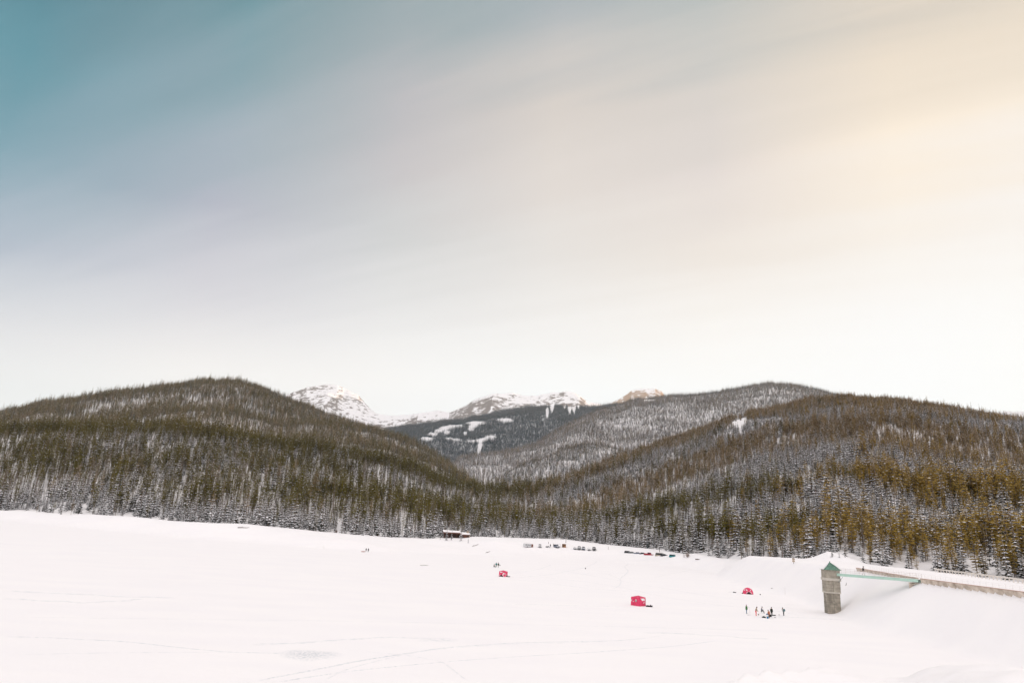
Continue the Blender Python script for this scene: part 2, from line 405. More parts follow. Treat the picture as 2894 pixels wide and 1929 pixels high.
def shore_z(a, r, x, y):
    b = base_r(a); t0 = toe_r(a); zb = base_z(a)
    t = (r - t0) / (b - t0)
    s = smooth01(t * 1.12)
    z = zb * s
    z = z + (fbm(x / 28, y / 28, 11, 3) - 0.5) * 2.6 * np.sin(PI * np.clip(t, 0, 1)) ** 0.8
    # gullies and mounds left of the car park
    for (px, py, d, h, w, w2) in MOUNDS:
        c = CM[(px, py)]
        dx = x - c[0]; dy = y - c[1]
        z = z + h * np.exp(-(dx / w) ** 2 - (dy / w2) ** 2)
    z = np.where(r > b, zb - (r - b) * 0.002, z)
    return z
MOUNDS = [(1010,1535,370,2.6,26,16),(1180,1548,355,-1.6,16,22),(1420,1535,430,2.2,30,14),(1330,1548,380,-1.2,15,20),(620,1505,420,1.6,40,22),
          (1330,1520,470,1.2,16,10),(250,1462,500,1.0,60,30),(1840,1568,385,0.9,42,7),(2240,1592,300,1.6,22,12),(1690,1556,430,0.5,30,8)]
CM = {}
for m in MOUNDS:
    a, e = azel(m[0], m[1]); CM[(m[0], m[1])] = (math.sin(a) * m[2], math.cos(a) * m[2])

def ground_z(x, y):
    x = np.asarray(x, float); y = np.asarray(y, float)
    r = np.hypot(x, y); a = np.arctan2(x, y)
    z = shore_z(a, r, x, y)
    inb = smooth01((x - 30) / 25) * smooth01((340 - y) / 30)
    d = np.where(inb > 0, dam_z(x, y), -3.0); d = d * inb - 3.0 * (1 - inb)
    z = smax(z, d); n = near_z(x, y); z = smax(z, n, 1.5)
    z = np.where((d < -1.5) & (n < -1.5) & (r < toe_r(a)), 0.0, z)
    return z

def ground_pt(px, py):
    """where the line of sight through a photo pixel meets the ground"""
    d = ray(px, py); ts = np.linspace(20, 700, 6000)
    P = d[None, :] * ts[:, None]; gz = ground_z(P[:, 0], P[:, 1])
    k = np.argmax(P[:, 2] + CAM_Z < gz)
    if k == 0: k = len(ts) - 1
    return Vector((P[k, 0], P[k, 1], gz[k]))

ga = np.concatenate([np.linspace(-PI, -0.95, 60)[:-1], np.linspace(-0.95, 0.95, 1150), np.linspace(0.95, PI, 60)[1:]])
gr = np.concatenate([[0.01], np.geomspace(2.0, 720, 520), np.geomspace(800, 30000, 20)])
A, RR = np.meshgrid(ga, gr)
X = RR * np.sin(A); Y = RR * np.cos(A)
Z = ground_z(X, Y)
Z = np.where(RR > 760, np.minimum(Z, 0.0) - 4.0, Z)
setp(grid_obj('ground', X, Y, Z, M_SNOW), kind='structure')

# ------------------------------------------------------------------ hills
class Hill:
    def __init__(s, name, crest, foot_r, foot_z, treepx, amp, nscale, seed, a0, a1, mat, back=900, na=700, nr=120, spur=1.0, top=14.0, p=1.0):
        P = np.array(crest, float); a, e = azel(P[:, 0], P[:, 1]); o = np.argsort(a)
        s.ca = a[o]; s.cd = P[o, 2]; s.cz = CAM_Z + s.cd * np.tan(e[o]) - top
        s.fr, s.fz, s.amp, s.ns, s.seed, s.spur, s.p = foot_r, foot_z, amp, nscale, seed, spur, p
        s.a0, s.a1, s.back = a0, a1, back
        A, T = np.meshgrid(np.linspace(a0, a1, na), np.concatenate([np.linspace(0, 1, nr), 1 + np.linspace(0.04, 1, 14)]))
        rc = s.crest_r(A); rf = s.fr(A)
        RR = np.where(T <= 1, rf + (rc - rf) * T, rc + (T - 1) * back)
        X, Y = RR * np.sin(A), RR * np.cos(A)
        s.obj = setp(grid_obj(name, X, Y, s.z(A, RR), mat), kind='structure')
    def crest_r(s, A): return np.interp(A, s.ca, s.cd)
    def crest_z(s, A): return np.interp(A, s.ca, s.cz) + s.cd.mean() * 0.0035 * (fbm(np.asarray(A) * 60, np.asarray(A) * 0 + s.seed, s.seed + 7, 3) - 0.5)
    def z(s, A, r):
        rc = s.crest_r(A); rf = s.fr(A); zc = s.crest_z(A); zf = s.fz(A)
        t = (r - rf) / (rc - rf); tc = np.clip(t, 0, 1)
        x = r * np.sin(A); y = r * np.cos(A)
        n = fbm(x / s.ns, y / s.ns, s.seed, 5, 0.48) - 0.5
        n2 = (ridged(x / (s.ns * 1.6), y / (s.ns * 2.2), s.seed + 50, 3) - 0.5) * s.spur
        env = np.sin(PI * tc) ** 0.8
        z = zf + (zc - zf) * (0.7 * tc ** s.p + 0.3 * smooth01(tc)) + (n * 1.2 + n2) * s.amp * env
        over = np.clip(r - rc, 0, None)
        return z - over * 0.35 * (zc - zf) / max(s.back, 1)
    def tone(s, x, y):
        return fbm(x / s.ns, y / s.ns, s.seed, 5, 0.48) - 0.5 + 0.5 * ((ridged(x / (s.ns * 1.6), y / (s.ns * 2.2), s.seed + 50, 3) - 0.5) * s.spur)

M_FSNOW = mat_plain('forest_floor_snow', (0.80, 0.77, 0.77), 0.85, var=0.05, scale=0.02)
D = lambda v: (lambda A: np.full_like(np.asarray(A, float), v))
FC = [(-900,1200,1150),(-300,1195,1150),(0,1198,1150),(150,1194,1150),(330,1190,1150),(500,1192,1150),(650,1212,1130),(800,1243,1100),(950,1268,1060),(1050,1285,1030),(1150,1305,1000),(1230,1330,980),
      (1300,1352,960),(1400,1372,960),(1500,1362,980),(1600,1334,1030),(1700,1298,1100),(1800,1260,1180),(1900,1226,1260),(2000,1191,1330),(2100,1162,1400),(2200,1141,1440),(2300,1121,1470),(2400,1114,1500),
      (2500,1124,1500),(2600,1138,1500),(2750,1160,1480),(2894,1183,1450),(3100,1180,1400),(3600,1120,1300),(4400,1010,1200),(6000,900,1100)]  # out-of-view crest at far right raised to block sun from the lake
front = Hill('hill', FC, lambda A: base_r(A) - 6, lambda A: base_z(A) - 1.2, 14, 26, 260, 3, -0.95, 1.25, M_FSNOW, back=500, na=1100, nr=150, spur=0.9)
MC = [(-900,1260,2700),(-300,1195,2700),(0,1164,2650),(100,1141,2650),(170,1129,2650),(300,1111,2600),(400,1101,2600),(500,1086,2600),(560,1078,2600),(640,1073,2600),(690,1076,2580),(740,1092,2550),(830,1126,2450),
      (900,1151,2350),(1000,1181,2250),(1080,1208,2150),(1150,1229,2050),(1200,1251,1950),(1250,1281,1850),(1300,1318,1750),(1360,1362,1600),(1420,1405,1500)]
left_m = Hill('hill', MC, lambda A: front.crest_r(A) + 40, lambda A: front.crest_z(A) - 35, 17, 60, 420, 13, -0.95, azel(1420, 1400)[0], M_FSNOW, back=900, na=800, nr=150, spur=1.0, top=21.0)
NC = [(1400,1345,1900),(1450,1315,1900),(1500,1292,2000),(1555,1276,2050),(1600,1257,2100),(1658,1244,2150),(1700,1246,2150),(1760,1262,2100),(1850,1290,2000)]
nose = Hill('hill', NC, D(1300.), D(30.), 8, 25, 300, 23, azel(1400, 1345)[0], azel(1850, 1290)[0], M_FSNOW, back=400, na=260, nr=70)
RC = [(1150,1400,2100),(1250,1330,2300),(1300,1297,2500),(1360,1284,2600),(1416,1276,2700),(1470,1263,2800),(1513,1247,2900),(1561,1213,3000),(1640,1173,3200),(1700,1149,3300),(1742,1137,3400),(1790,1121,3400),
      (1850,1118,3450),(1900,1114,3500),(2000,1105,3500),(2080,1095,3500),(2130,1083,3500),(2180,1078,3500),(2230,1080,3500),(2300,1092,3500),(2380,1110,3450),(2450,1126,3400),(2600,1160,3400),(3000,1200,3300),(3600,1240,3300)]
right_m = Hill('hill', RC, D(1560.), D(40.), 13, 55, 500, 33, azel(1150, 1400)[0], azel(3600, 1240)[0], M_FSNOW, back=1200, na=700, nr=140, spur=1.0)
CC = [(950,1260,4800),(1000,1238,4900),(1080,1212,5000),(1130,1199,5100),(1200,1192,5200),(1300,1181,5300),(1380,1164,5300),(1450,1151,5300),(1500,1144,5300),(1560,1141,5300),(1620,1141,5300),(1680,1143,5300),(1742,1138,5300),(1900,1150,5300)]
centre_m = Hill('hill', CC, D(3300.), D(60.), 17, 85, 650, 43, azel(950, 1260)[0], azel(1900, 1150)[0], M_FSNOW, back=1500, na=500, nr=150, spur=1.3, top=20.0)
M_ALP = mat_rock_snow('alpine_snow_rock', rock=(0.25, 0.205, 0.18), thr=0.475, scale=0.013)
SCC = [(700,1190,9000),(800,1121,9000),(830,1105,9000),(870,1093,9000),(900,1090,9000),(930,1087,9000),(955,1090,9000),(975,1098,9000),(1000,1112,8900),(1012,1114,8900),(1028,1132,8800),(1045,1150,8700),(1062,1167,8600),(1085,1172,8600),
       (1120,1173,8500),(1180,1169,8500),(1200,1165,8500),(1240,1159,8400),(1270,1165,8400),(1300,1152,8300),(1320,1143,8200),(1340,1132,8200),(1365,1121,8200),(1395,1112,8200),(1420,1114,8200),(1470,1118,8200),(1520,1118,8200),(1545,1111,8200),(1570,1107,8200),
       (1595,1106,8200),(1615,1112,8200),(1640,1121,8200),(1655,1131,8200),(1690,1139,8200),(1760,1160,8200)]
alp = Hill('mountain', SCC, D(5600.), D(80.), 0, 330, 900, 63, azel(700, 1190)[0], azel(1760, 1160)[0], M_ALP, back=2500, na=1100, nr=260, spur=1.4, top=0, p=1.25)
PC = [(1690,1160,10500),(1740,1131,10500),(1765,1117,10500),(1785,1104,10500),(1800,1099,10500),(1830,1098,10500),(1850,1097,10500),(1868,1106,10500),(1880,1118,10500),(1950,1135,10500),(2050,1160,10500)]
peak = Hill('mountain', PC, D(8800.), D(900.), 0, 120, 500, 73, azel(1690, 1160)[0], azel(2050, 1160)[0], mat_rock_snow('peak_snow_lit_rock', rock=(0.42, 0.27, 0.17), thr=0.44, scale=0.014), back=1500, na=300, nr=120, spur=1.5, top=0)  # warm sunlight on the peak painted into the rock colour
RF = [(2600,1200,6500),(2750,1176,6500),(2800,1165,6500),(2850,1160,6500),(2894,1157,6500),(3000,1150,6500),(3300,1160,6500)]
far_r = Hill('hill', RF, D(4800.), D(200.), 0, 60, 500, 83, azel(2600, 1200)[0], azel(3300, 1160)[0], M_FSNOW, back=1000, na=120, nr=40, top=10)

# ------------------------------------------------------------------ trees
def conifer(seed, h, wid, tiers, nb, snow, leafm, bare=0.08, droop=0.35, clumps=False, gap=0.0, twig=False):
    """crown of separate boughs, snow lying on part of them; returns (verts, faces, matidx)  0 needles 1 snow"""
    g = random.Random(seed); v = []; f = []; mi = []
    def kite(root, ang, ln, w, dz, lift, m):
        c, s = math.cos(ang), math.sin(ang); b = len(v)
        tip = (root[0] + c*ln, root[1] + s*ln, root[2] + dz)
        mx, my, mz = root[0] + c*ln*0.6, root[1] + s*ln*0.6, root[2] + dz*0.5
        v.extend([(root[0], root[1], root[2] + lift), (mx - s*w, my + c*w, mz + lift - w*0.35), (tip[0], tip[1], tip[2] + lift), (mx + s*w, my - c*w, mz + lift - w*0.35)])
        mid = (mx, my, mz + lift + w*0.15); v.append(mid)
        f.extend([(b, b+1, b+4), (b+1, b+2, b+4), (b+2, b+3, b+4), (b+3, b, b+4)]); mi.extend([m]*4)
    lean = (g.uniform(-.02, .02), g.uniform(-.02, .02))
    for i in range(tiers):
        t = i / (tiers - 1)
        z = h * (bare + (1 - bare) * (t * 0.97 + g.uniform(-.012, .012)))
        if clumps: rad = wid * (0.35 + 0.75 * math.sin(PI * min(1, t * 0.85 + 0.12))) * g.uniform(0.7, 1.15)
        else: rad = wid * ((1 - t) ** 0.85 * 0.95 + 0.07) * g.uniform(0.8, 1.15)
        n = max(3, int(round(nb * (0.55 + 0.45 * (1 - t)))))
        a0 = g.uniform(0, 6.28)
        for k in range(n):
            if g.random() < gap: continue
            a = a0 + 2*PI*k/n + g.uniform(-.3, .3); L_ = rad * g.uniform(0.7, 1.2)
            root = (lean[0]*z, lean[1]*z, z + g.uniform(-.2, .2))
            dz = -droop * L_ * g.uniform(.6, 1.3) + (0.25 * L_ if clumps else 0)
            w = L_ * g.uniform(0.26, 0.42) * (0.5 if twig else 1)
            kite(root, a, L_, w, dz, 0, 0)
            if g.random() < snow:
                kk = g.uniform(.6, 1.0)
                o = g.uniform(0.1, 0.35) * L_
                rt = (root[0] + math.cos(a)*o, root[1] + math.sin(a)*o, root[2] + dz * o / L_)
                kite(rt, a, (L_ - o) * kk * 1.1, w * kk * 1.15, dz * kk * (1 - o / L_), 0.22, 1)
    # leader
    b = len(v); v.extend([(0.12 + lean[0]*h, lean[1]*h, h*0.93), (-0.12 + lean[0]*h, 0.05 + lean[1]*h, h*0.93), (lean[0]*h, -0.12 + lean[1]*h, h*0.93), (lean[0]*h, lean[1]*h, h*1.03)])
    f.extend([(b, b+1, b+3), (b+1, b+2, b+3), (b+2, b, b+3)]); mi.extend([0]*3)
    return v, f, mi

def trunk_geo(h, r, n=5):
    v = []; f = []
    zs = [-1.5, 0, h*0.5, h*0.97]; rs = [r*1.1, r, r*0.62, 0.02]
    for z, q in zip(zs, rs):
        for k in range(n): v.append((q*math.cos(2*PI*k/n), q*math.sin(2*PI*k/n), z))
    for j in range(3):
        for k in range(n): f.append((j*n+k, j*n+(k+1) % n, (j+1)*n+(k+1) % n, (j+1)*n+k))
    return v, f

# kind: (height, width, tiers, boughs, snow share, needles material, bare share, clumps, gap, twig)
KINDS = {
 'snow':   dict(h=13, wid=2.0, snow=1.0, leafm='s', bare=0.05, clumps=False, gap=0.05),
 'spruce': dict(h=15, wid=1.6, snow=0.45, leafm='s', bare=0.08, clumps=False, gap=0.05),
 'pine':   dict(h=16, wid=1.5, snow=0.05, leafm='p', bare=0.22, clumps=True, gap=0.12),
 'gold':   dict(h=15, wid=1.9, snow=0.03, leafm='g', bare=0.14, clumps=True, gap=0.10),
 'brown':  dict(h=14, wid=1.5, snow=0.08, leafm='b', bare=0.25, clumps=True, gap=0.2),
 'dead':   dict(h=15, wid=0.9, snow=0.2, leafm='t', bare=0.20, clumps=True, gap=0.35, twig=True),
 'fir':    dict(h=14, wid=2.0, snow=0.10, leafm='f', bare=0.06, clumps=False, gap=0.05),
}
LM = {'s': M_SPRUCE, 'p': M_PINE, 'g': M_GOLD, 'b': M_BROWN, 't': M_TWIG, 'f': M_FIR_HAZY}
ORDER = ['snow', 'spruce', 'pine', 'gold', 'brown', 'dead', 'fir']
NV = 4
LODS = {0: (12, 6), 1: (10, 6), 2: (8, 5)}
tree_cols = {}
lod0 = {}
for lod, (tiers, nb) in LODS.items():
    c = bpy.data.collections.new('forest_trees_lod%d' % lod)
    for ki, kn in enumerate(ORDER):
        for vi in range(NV):
            K = dict(KINDS[kn]); h = K.pop('h') * (0.85 + 0.1 * vi); wid = K.pop('wid') * (0.9 + 0.07 * ((vi * 3) % 4)); lm = K.pop('leafm')
            v, f, mi = conifer(100 * ki + vi + 1000 * lod, h, wid, tiers + (4 if K['clumps'] and lod == 0 else 0), nb, leafm=None, **K)
            tv, tf = trunk_geo(h, 0.17 if kn != 'dead' else 0.2, 5 if lod == 0 else 3)
            if lod == 0: lod0[(kn, vi)] = (v, f, mi, tv, tf, h, LM[lm])
            b = len(v); v2 = v + tv; f2 = f + [tuple(b + q for q in ff) for ff in tf]; mi2 = mi + [2] * len(tf)
            me = bpy.data.meshes.new('forest_tree'); me.from_pydata(v2, [], f2)
            for m in (LM[lm], M_TSNOW, M_BARK): me.materials.append(m)
            me.polygons.foreach_set('material_index', mi2); me.update()
            o = bpy.data.objects.new('tree_%d_%02d' % (lod, ki * NV + vi), me); c.objects.link(o)
    tree_cols[lod] = c

def forest_object(name, pts, var, scl, rot, lod):
    me = bpy.data.meshes.new(name); n = len(pts)
    me.vertices.add(n); me.vertices.foreach_set('co', np.asarray(pts, np.float32).ravel())
    for nm, tp, arr in (('var', 'INT', np.asarray(var, np.int32)), ('scl', 'FLOAT', np.asarray(scl, np.float32)), ('rot', 'FLOAT', np.asarray(rot, np.float32)), ('wid', 'FLOAT', rng.lognormal(0.05, 0.22, n).clip(.7, 1.7).astype(np.float32)),
                        ('tx', 'FLOAT', rng.normal(0, 0.025, n).astype(np.float32)), ('ty', 'FLOAT', rng.normal(0, 0.025, n).astype(np.float32))):
        at = me.attributes.new(nm, tp, 'POINT'); at.data.foreach_set('value', arr)
    me.update()
    o = bpy.data.objects.new(name, me); COL.objects.link(o)
    ng = bpy.data.node_groups.new(name + '_scatter', 'GeometryNodeTree')
    ng.interface.new_socket('Geometry', in_out='INPUT', socket_type='NodeSocketGeometry')
    ng.interface.new_socket('Geometry', in_out='OUTPUT', socket_type='NodeSocketGeometry')
    N = ng.nodes; L = ng.links
    gi = N.new('NodeGroupInput'); go = N.new('NodeGroupOutput')
    ci = N.new('GeometryNodeCollectionInfo'); ci.inputs['Collection'].default_value = tree_cols[lod]
    ci.inputs['Separate Children'].default_value = True; ci.inputs['Reset Children'].default_value = True
    ip = N.new('GeometryNodeInstanceOnPoints'); ip.inputs['Pick Instance'].default_value = True
    def attr(nm, tp):
        a = N.new('GeometryNodeInputNamedAttribute'); a.data_type = tp; a.inputs['Name'].default_value = nm; return a.outputs['Attribute']
    cx = N.new('ShaderNodeCombineXYZ'); L.new(attr('rot', 'FLOAT'), cx.inputs[2])
    L.new(gi.outputs[0], ip.inputs['Points']); L.new(ci.outputs[0], ip.inputs['Instance'])
    L.new(attr('var', 'INT'), ip.inputs['Instance Index']); L.new(cx.outputs[0], ip.inputs['Rotation'])
    cs = N.new('ShaderNodeCombineXYZ'); mu = N.new('ShaderNodeMath'); mu.operation = 'MULTIPLY'; L.new(attr('scl', 'FLOAT'), mu.inputs[0]); L.new(attr('wid', 'FLOAT'), mu.inputs[1])
    L.new(mu.outputs[0], cs.inputs[0]); L.new(mu.outputs[0], cs.inputs[1]); L.new(attr('scl', 'FLOAT'), cs.inputs[2]); L.new(attr('tx', 'FLOAT'), cx.inputs[0]); L.new(attr('ty', 'FLOAT'), cx.inputs[1])
    L.new(cs.outputs[0], ip.inputs['Scale']); L.new(ip.outputs[0], go.inputs[0])
    md = o.modifiers.new('scatter', 'NODES'); md.node_group = ng
    return o

# treeless clearings: (px, py, rx, ry) ellipses as seen in the photograph, turned into spots on the hills
CLEAR = {
 'centre': [(1205,1240,14,5),(1222,1228,13,5),(1240,1218,12,5),(1258,1209,14,5),(1280,1205,14,4),(1297,1204,10,4),(1345,1196,24,5),(1338,1205,12,5),(1332,1214,8,4),(1345,1246,24,3),(1370,1241,16,3),(1388,1235,12,3),
            (1357,1258,6,8),(1354,1272,5,9),(1352,1285,6,6),(1268,1239,12,3),(1288,1243,12,3),(1427,1187,20,4),(1432,1190,14,3),(1263,1224,7,6),(1315,1226,4,5),(1547,1165,4,12),(1560,1150,5,14),(1610,1153,5,14),(1622,1150,5,18),(1596,1146,5,8),(1635,1143,4,12)],
 'left': [(270,1162,30,4),(300,1152,22,5),(345,1145,14,3),(385,1143,12,4),(403,1144,8,5),(408,1122,12,3),(545,1130,22,4),(532,1176,6,5),(250,1168,20,3),(470,1144,8,2)],
 'right': [(1743,1143,14,4),(1760,1137,12,4),(1775,1130,10,3),(1835,1132,20,4),(1728,1150,8,3)],
 'front': [(2088,1200,19,15),(2104,1188,9,8),(1140,1484,10,26),(960,1490,8,12),(2560,1600,14,9)],
}
def scatter(hill, n, key, lodf, dens=None, types=None, rmax_back=30, seed=1, a0=None, a1=None):
    g = np.random.default_rng(seed)
    a = g.uniform(a0 if a0 is not None else hill.a0, a1 if a1 is not None else hill.a1, n)
    rf = hill.fr(a); rc = hill.crest_r(a)
    R0 = rf.min(); R1 = rc.max() + rmax_back
    r = np.sqrt(g.uniform(R0**2, R1**2, n)); ok = (r > rf + 5) & (r < rc + rmax_back)
    a = a[ok]; r = r[ok]; x = r*np.sin(a); y = r*np.cos(a); z = hill.z(a, r)
    px, py = project(np.stack([x, y, z], -1))
    ok = (px > -260) & (px < PW + 260)
    CK = 1.35 if key == 'centre' else 1.1
    for cx, cy, rx, ry in CLEAR.get(key, []):
        wob = (1 + 1.1 * (fbm(x / 45, y / 45, 5, 3) - 0.5)) * g.uniform(0.55, 1.25, len(x))
        ok &= ((px - cx) / (rx * CK)) ** 2 + ((py - cy) / (ry * CK)) ** 2 > wob
    t = (r - hill.fr(a)) / (hill.crest_r(a) - hill.fr(a))
    tone = hill.tone(x, y)
    if dens is not None: ok &= g.uniform(0, 1, len(r)) < dens(x, y, t, tone)
    a, r, x, y, z, px, py, t, tone = [q[ok] for q in (a, r, x, y, z, px, py, t, tone)]
    W = types(x, y, t, tone, px, py, r)                     # list of seven weights
    W = np.stack([np.broadcast_to(w, x.shape) for w in W], -1); W = np.clip(W, 0, None); W = W / W.sum(-1, keepdims=True); W = W ** 1.6; W = W / W.sum(-1, keepdims=True)
    u = g.uniform(0, 1, len(x))[:, None]; k = (u > np.cumsum(W, -1)).sum(-1).clip(0, 6)
    var = k * NV + g.integers(0, NV, len(x))
    scl = g.lognormal(-0.16, 0.30, len(x)).clip(0.35, 1.5)
    scl = scl * (0.70 + 0.60 * fbm(x / 55, y / 55, 97, 3))
    if key == 'left': scl = scl * 1.25
    if key == 'right': scl = scl * 1.15
    if key == 'centre': scl = scl * 1.7
    if key == 'front': scl = scl * (1.05 - 0.13 * band(px, 1300, 1900)) * (1 - 0.16 * band(t, .25, .5) * band(px, 1500, 2000))
    rot = g.uniform(0, 2*PI, len(x))
    return dict(p=np.stack([x, y, z - 0.3], -1), var=var, scl=scl, rot=rot, r=r, px=px, py=py, t=t, a=a)

def band(v, lo, hi): return smooth01((v - lo) / (hi - lo))

def bump(v, c, w): return np.exp(-((v - c) / w) ** 2)
def types_front(x, y, t, tone, px, py, r):
    n = fbm(x / 110, y / 110, 91, 3); n2 = fbm(x / 45, y / 45, 92, 3)
    e = r - base_r(np.arctan2(x, y))
    tw = t + (n - 0.5) * 0.10 + (n2 - 0.5) * 0.05
    ed = 1 - band(e, 8, 35)
    L_ = 1 - band(px, 1250, 1750)                    # hill on the left shore / hill on the right
    # left hill: snowy foot, mixed middle with standing dead wood, white strip, olive brow
    sl = 0.08 + 2.6 * (1 - band(e, 25, 110)) + 1.1 * band(0.48 - n, 0, .1) + 1.5 * bump(tw, 0.66, 0.07)
    ol = 1.2 + 5.0 * band(tw, .74, .82) + 1.2 * band(n - .5, 0, .1)
    # right hill: stands of different age in belts along the slope
    sr = 0.8 + 7.0 * bump(tw, 0.10, 0.03) + 7.0 * bump(tw, 0.26, 0.05) + 1.0 * band(0.46 - n2, 0, .08) + 2.5 * bump(tw, 0.60, 0.06) + 0.35 * band(tw, .35, .5)
    orr = 0.6 + 6.0 * bump(tw, 0.03, 0.03) + 9.0 * bump(tw, 0.175, 0.03) + 0.7 * band(n2 - .5, 0, .1)
    br = 0.4 + 5.0 * bump(tw, 0.43, 0.07) + 3.0 * band(tw, .68, .8) + 1.6 * band(tw, .5, .7) * band(n, .42, .55)
    g = band(px, 1900, 2600)  # gold grows rightward: needles' own tone plus the sun's warm glow painted in
    s_ = sl * L_ + sr * (1 - L_) + 2.5 * ed; o_ = (ol * L_ + orr * (1 - L_)) * (1 - 0.6 * ed)
    dead = 0.22 + 0.9 * band(n2, 0.48, 0.62) * (1 - band(tw, .8, .9))
    return [s_, 0.25 * s_ + 0.15, o_ * (1 - g), o_ * g, (0.25 * L_ + br * (1 - L_)) * (1 - 0.8 * ed), dead * (1 - 0.9 * ed), 0.12 + 0 * t]
def types_left(x, y, t, tone, px, py, r):
    n = fbm(x / 200, y / 200, 95, 3)
    s = 0.12 + 1.6 * band(-tone, 0.02, 0.12) * (1 - band(t, .84, .93))
    return [s, 0.4, 1.3 + 0 * t, 0.0, 1.2, 0.15, 0.5]
def types_right(x, y, t, tone, px, py, r):
    s = 1.8 - 1.2 * band(t, .93, .99) + 0 * tone
    return [s, 0.7, 0.35, 0.0, 0.8, 0.8, 0.5 + 3 * band(t, .93, .98)]
def types_centre(x, y, t, tone, px, py, r):
    return [0.10 + 0.8 * band(0.45 - t, 0, .4), 0.4, 0.0, 0, 0.0, 0.0, 4.0]
def types_nose(x, y, t, tone, px, py, r):
    return [1.3 - 0.9 * band(t, .85, .97), 0.9, 0.5, 0, 0.8, 0.5, 0.8]

F = scatter(front, 150000, 'front', 0, dens=lambda x, y, t, tone: (0.68 + 0.32 * band(np.arctan2(x, y), 0, 0.2)) * (0.64 + 0.36 * band(fbm(x / 30, y / 30, 98, 3), .36, .52)), types=types_front, seed=3, a0=-0.85, a1=0.85)
# pick the 300 largest trees along the forest edge as trees of their own
edge_d = F['r'] - base_r(F['a'])
hts = np.array([KINDS[ORDER[v // NV]]['h'] * (0.85 + 0.1 * (v % NV)) for v in F['var']]) * F['scl']
vis = (F['px'] > 2) & (F['px'] < PW - 2) & (edge_d < 26) & ~((F['px'] > 2680))
score = np.where(vis, hts / F['r'] - 0.0006 * np.clip(edge_d, 0, 99) * 0.5, -1)
pick = np.argsort(-score)[:292]; pick = pick[score[pick] > 0]
rest = np.ones(len(F['var']), bool); rest[pick] = False
NB = 0
def put_forest(S, mask, nm, lod):
    if mask.sum(): 
        o = forest_object(nm, S['p'][mask], S['var'][mask], S['scl'][mask], S['rot'][mask], lod)
        setp(o, FOREST_LABEL[nm][0], 'forest', kind='stuff')
FOREST_LABEL = {}
def forest(nm, label, S, mask, lod):
    o = forest_object(nm, S['p'][mask], S['var'][mask], S['scl'][mask], S['rot'][mask], lod)
    setp(o, label, 'forest', kind='stuff'); return o
leftside = F['px'] < 1450
forest('forest', 'dense snow-flecked conifer forest on the low hill along the left shore', F, rest & leftside, 0)
forest('forest', 'golden and snow-flecked conifer forest on the hill behind the dam at right', F, rest & ~leftside, 0)
S = scatter(left_m, 95000, 'left', 1, dens=lambda x, y, t, tone: 0.9 - 0.35 * band(-tone, .06, .16), types=types_left, seed=5, a0=-0.75)
forest('forest', 'dark brown forest covering the tall left mountain', S, np.ones(len(S['r']), bool), 1)
S = scatter(nose, 14000, 'nose', 1, dens=None, types=types_nose, seed=6)
forest('forest', 'grey snowy forest on the low spur in the middle of the valley', S, np.ones(len(S['r']), bool), 1)
S = scatter(right_m, 150000, 'right', 1, dens=lambda x, y, t, tone: 0.85 + 0*t, types=types_right, seed=7, a1=azel(2650, 1150)[0])
forest('forest', 'pale grey frosted forest on the rounded mountain right of the valley', S, np.ones(len(S['r']), bool), 2)
S = scatter(centre_m, 170000, 'centre', 2, dens=None, types=types_centre, seed=8)
forest('forest', 'dark blue-green forest with ski clearings on the mountain closing the valley', S, np.ones(len(S['r']), bool), 2)
S = scatter(far_r, 6000, 'far', 2, dens=None, types=types_right, seed=9)
forest('forest', 'faint pale forest on the far hill at the right edge', S, np.ones(len(S['r']), bool), 2)

#@@OBJECTS@@
# ------------------------------------------------------------------ object materials
M_CONC = mat_plain('weathered_concrete', (0.36, 0.32, 0.265), 0.9, var=0.25, scale=1.2, bump=0.4)
M_CONC_L = mat_plain('pale_concrete', (0.55, 0.50, 0.44), 0.9, var=0.15, scale=1.5, bump=0.3)
M_CONC_D = mat_plain('stained_concrete', (0.27, 0.24, 0.195), 0.9, var=0.35, scale=0.9, bump=0.4, col2=(0.40, 0.355, 0.29))
M_JOINT = mat_plain('concrete_joint', (0.12, 0.105, 0.09), 0.9)
M_WALL = mat_plain('wave_wall_concrete', (0.50, 0.41, 0.33), 0.9, var=0.2, scale=0.8, bump=0.4, col2=(0.72, 0.62, 0.53))
M_CAP = mat_plain('reddish_cap_concrete', (0.50, 0.33, 0.27), 0.9, var=0.12)
M_GREENROOF = mat_plain('green_metal_roof', (0.09, 0.20, 0.145), 0.5, var=0.2, scale=2.0, col2=(0.15, 0.28, 0.21))
M_MINT = mat_plain('mint_painted_steel', (0.48, 0.67, 0.58), 0.5, var=0.06, scale=0.7)
M_STEEL = mat_plain('pale_steel', (0.62, 0.55, 0.52), 0.5)
M_DSTEEL = mat_plain('dark_steel', (0.20, 0.24, 0.24), 0.5)
M_RAILW = mat_plain('whitish_rail', (0.72, 0.66, 0.60), 0.6)
M_BROWN_W = mat_plain('brown_boards', (0.13, 0.055, 0.035), 0.8, var=0.25, scale=3)
M_DARKWOOD = mat_plain('dark_wood', (0.07, 0.04, 0.03), 0.85, var=0.3)
M_WOODY = mat_plain('driftwood_bark', (0.12, 0.09, 0.07), 0.9, var=0.3)
M_TAN = mat_plain('tan_stone', (0.42, 0.33, 0.25), 0.9, var=0.2)
M_BLK = mat_plain('black_fabric', (0.014, 0.015, 0.014), 0.8)
M_SKIN = mat_plain('skin', (0.50, 0.30, 0.22), 0.6)
M_TYRE = mat_plain('tyre_rubber', (0.02, 0.02, 0.02), 0.9)
M_RIM = mat_plain('wheel_metal', (0.35, 0.35, 0.36), 0.4, metal=0.6)
M_GLASS = mat_plain('dark_window', (0.015, 0.018, 0.022), 0.15)
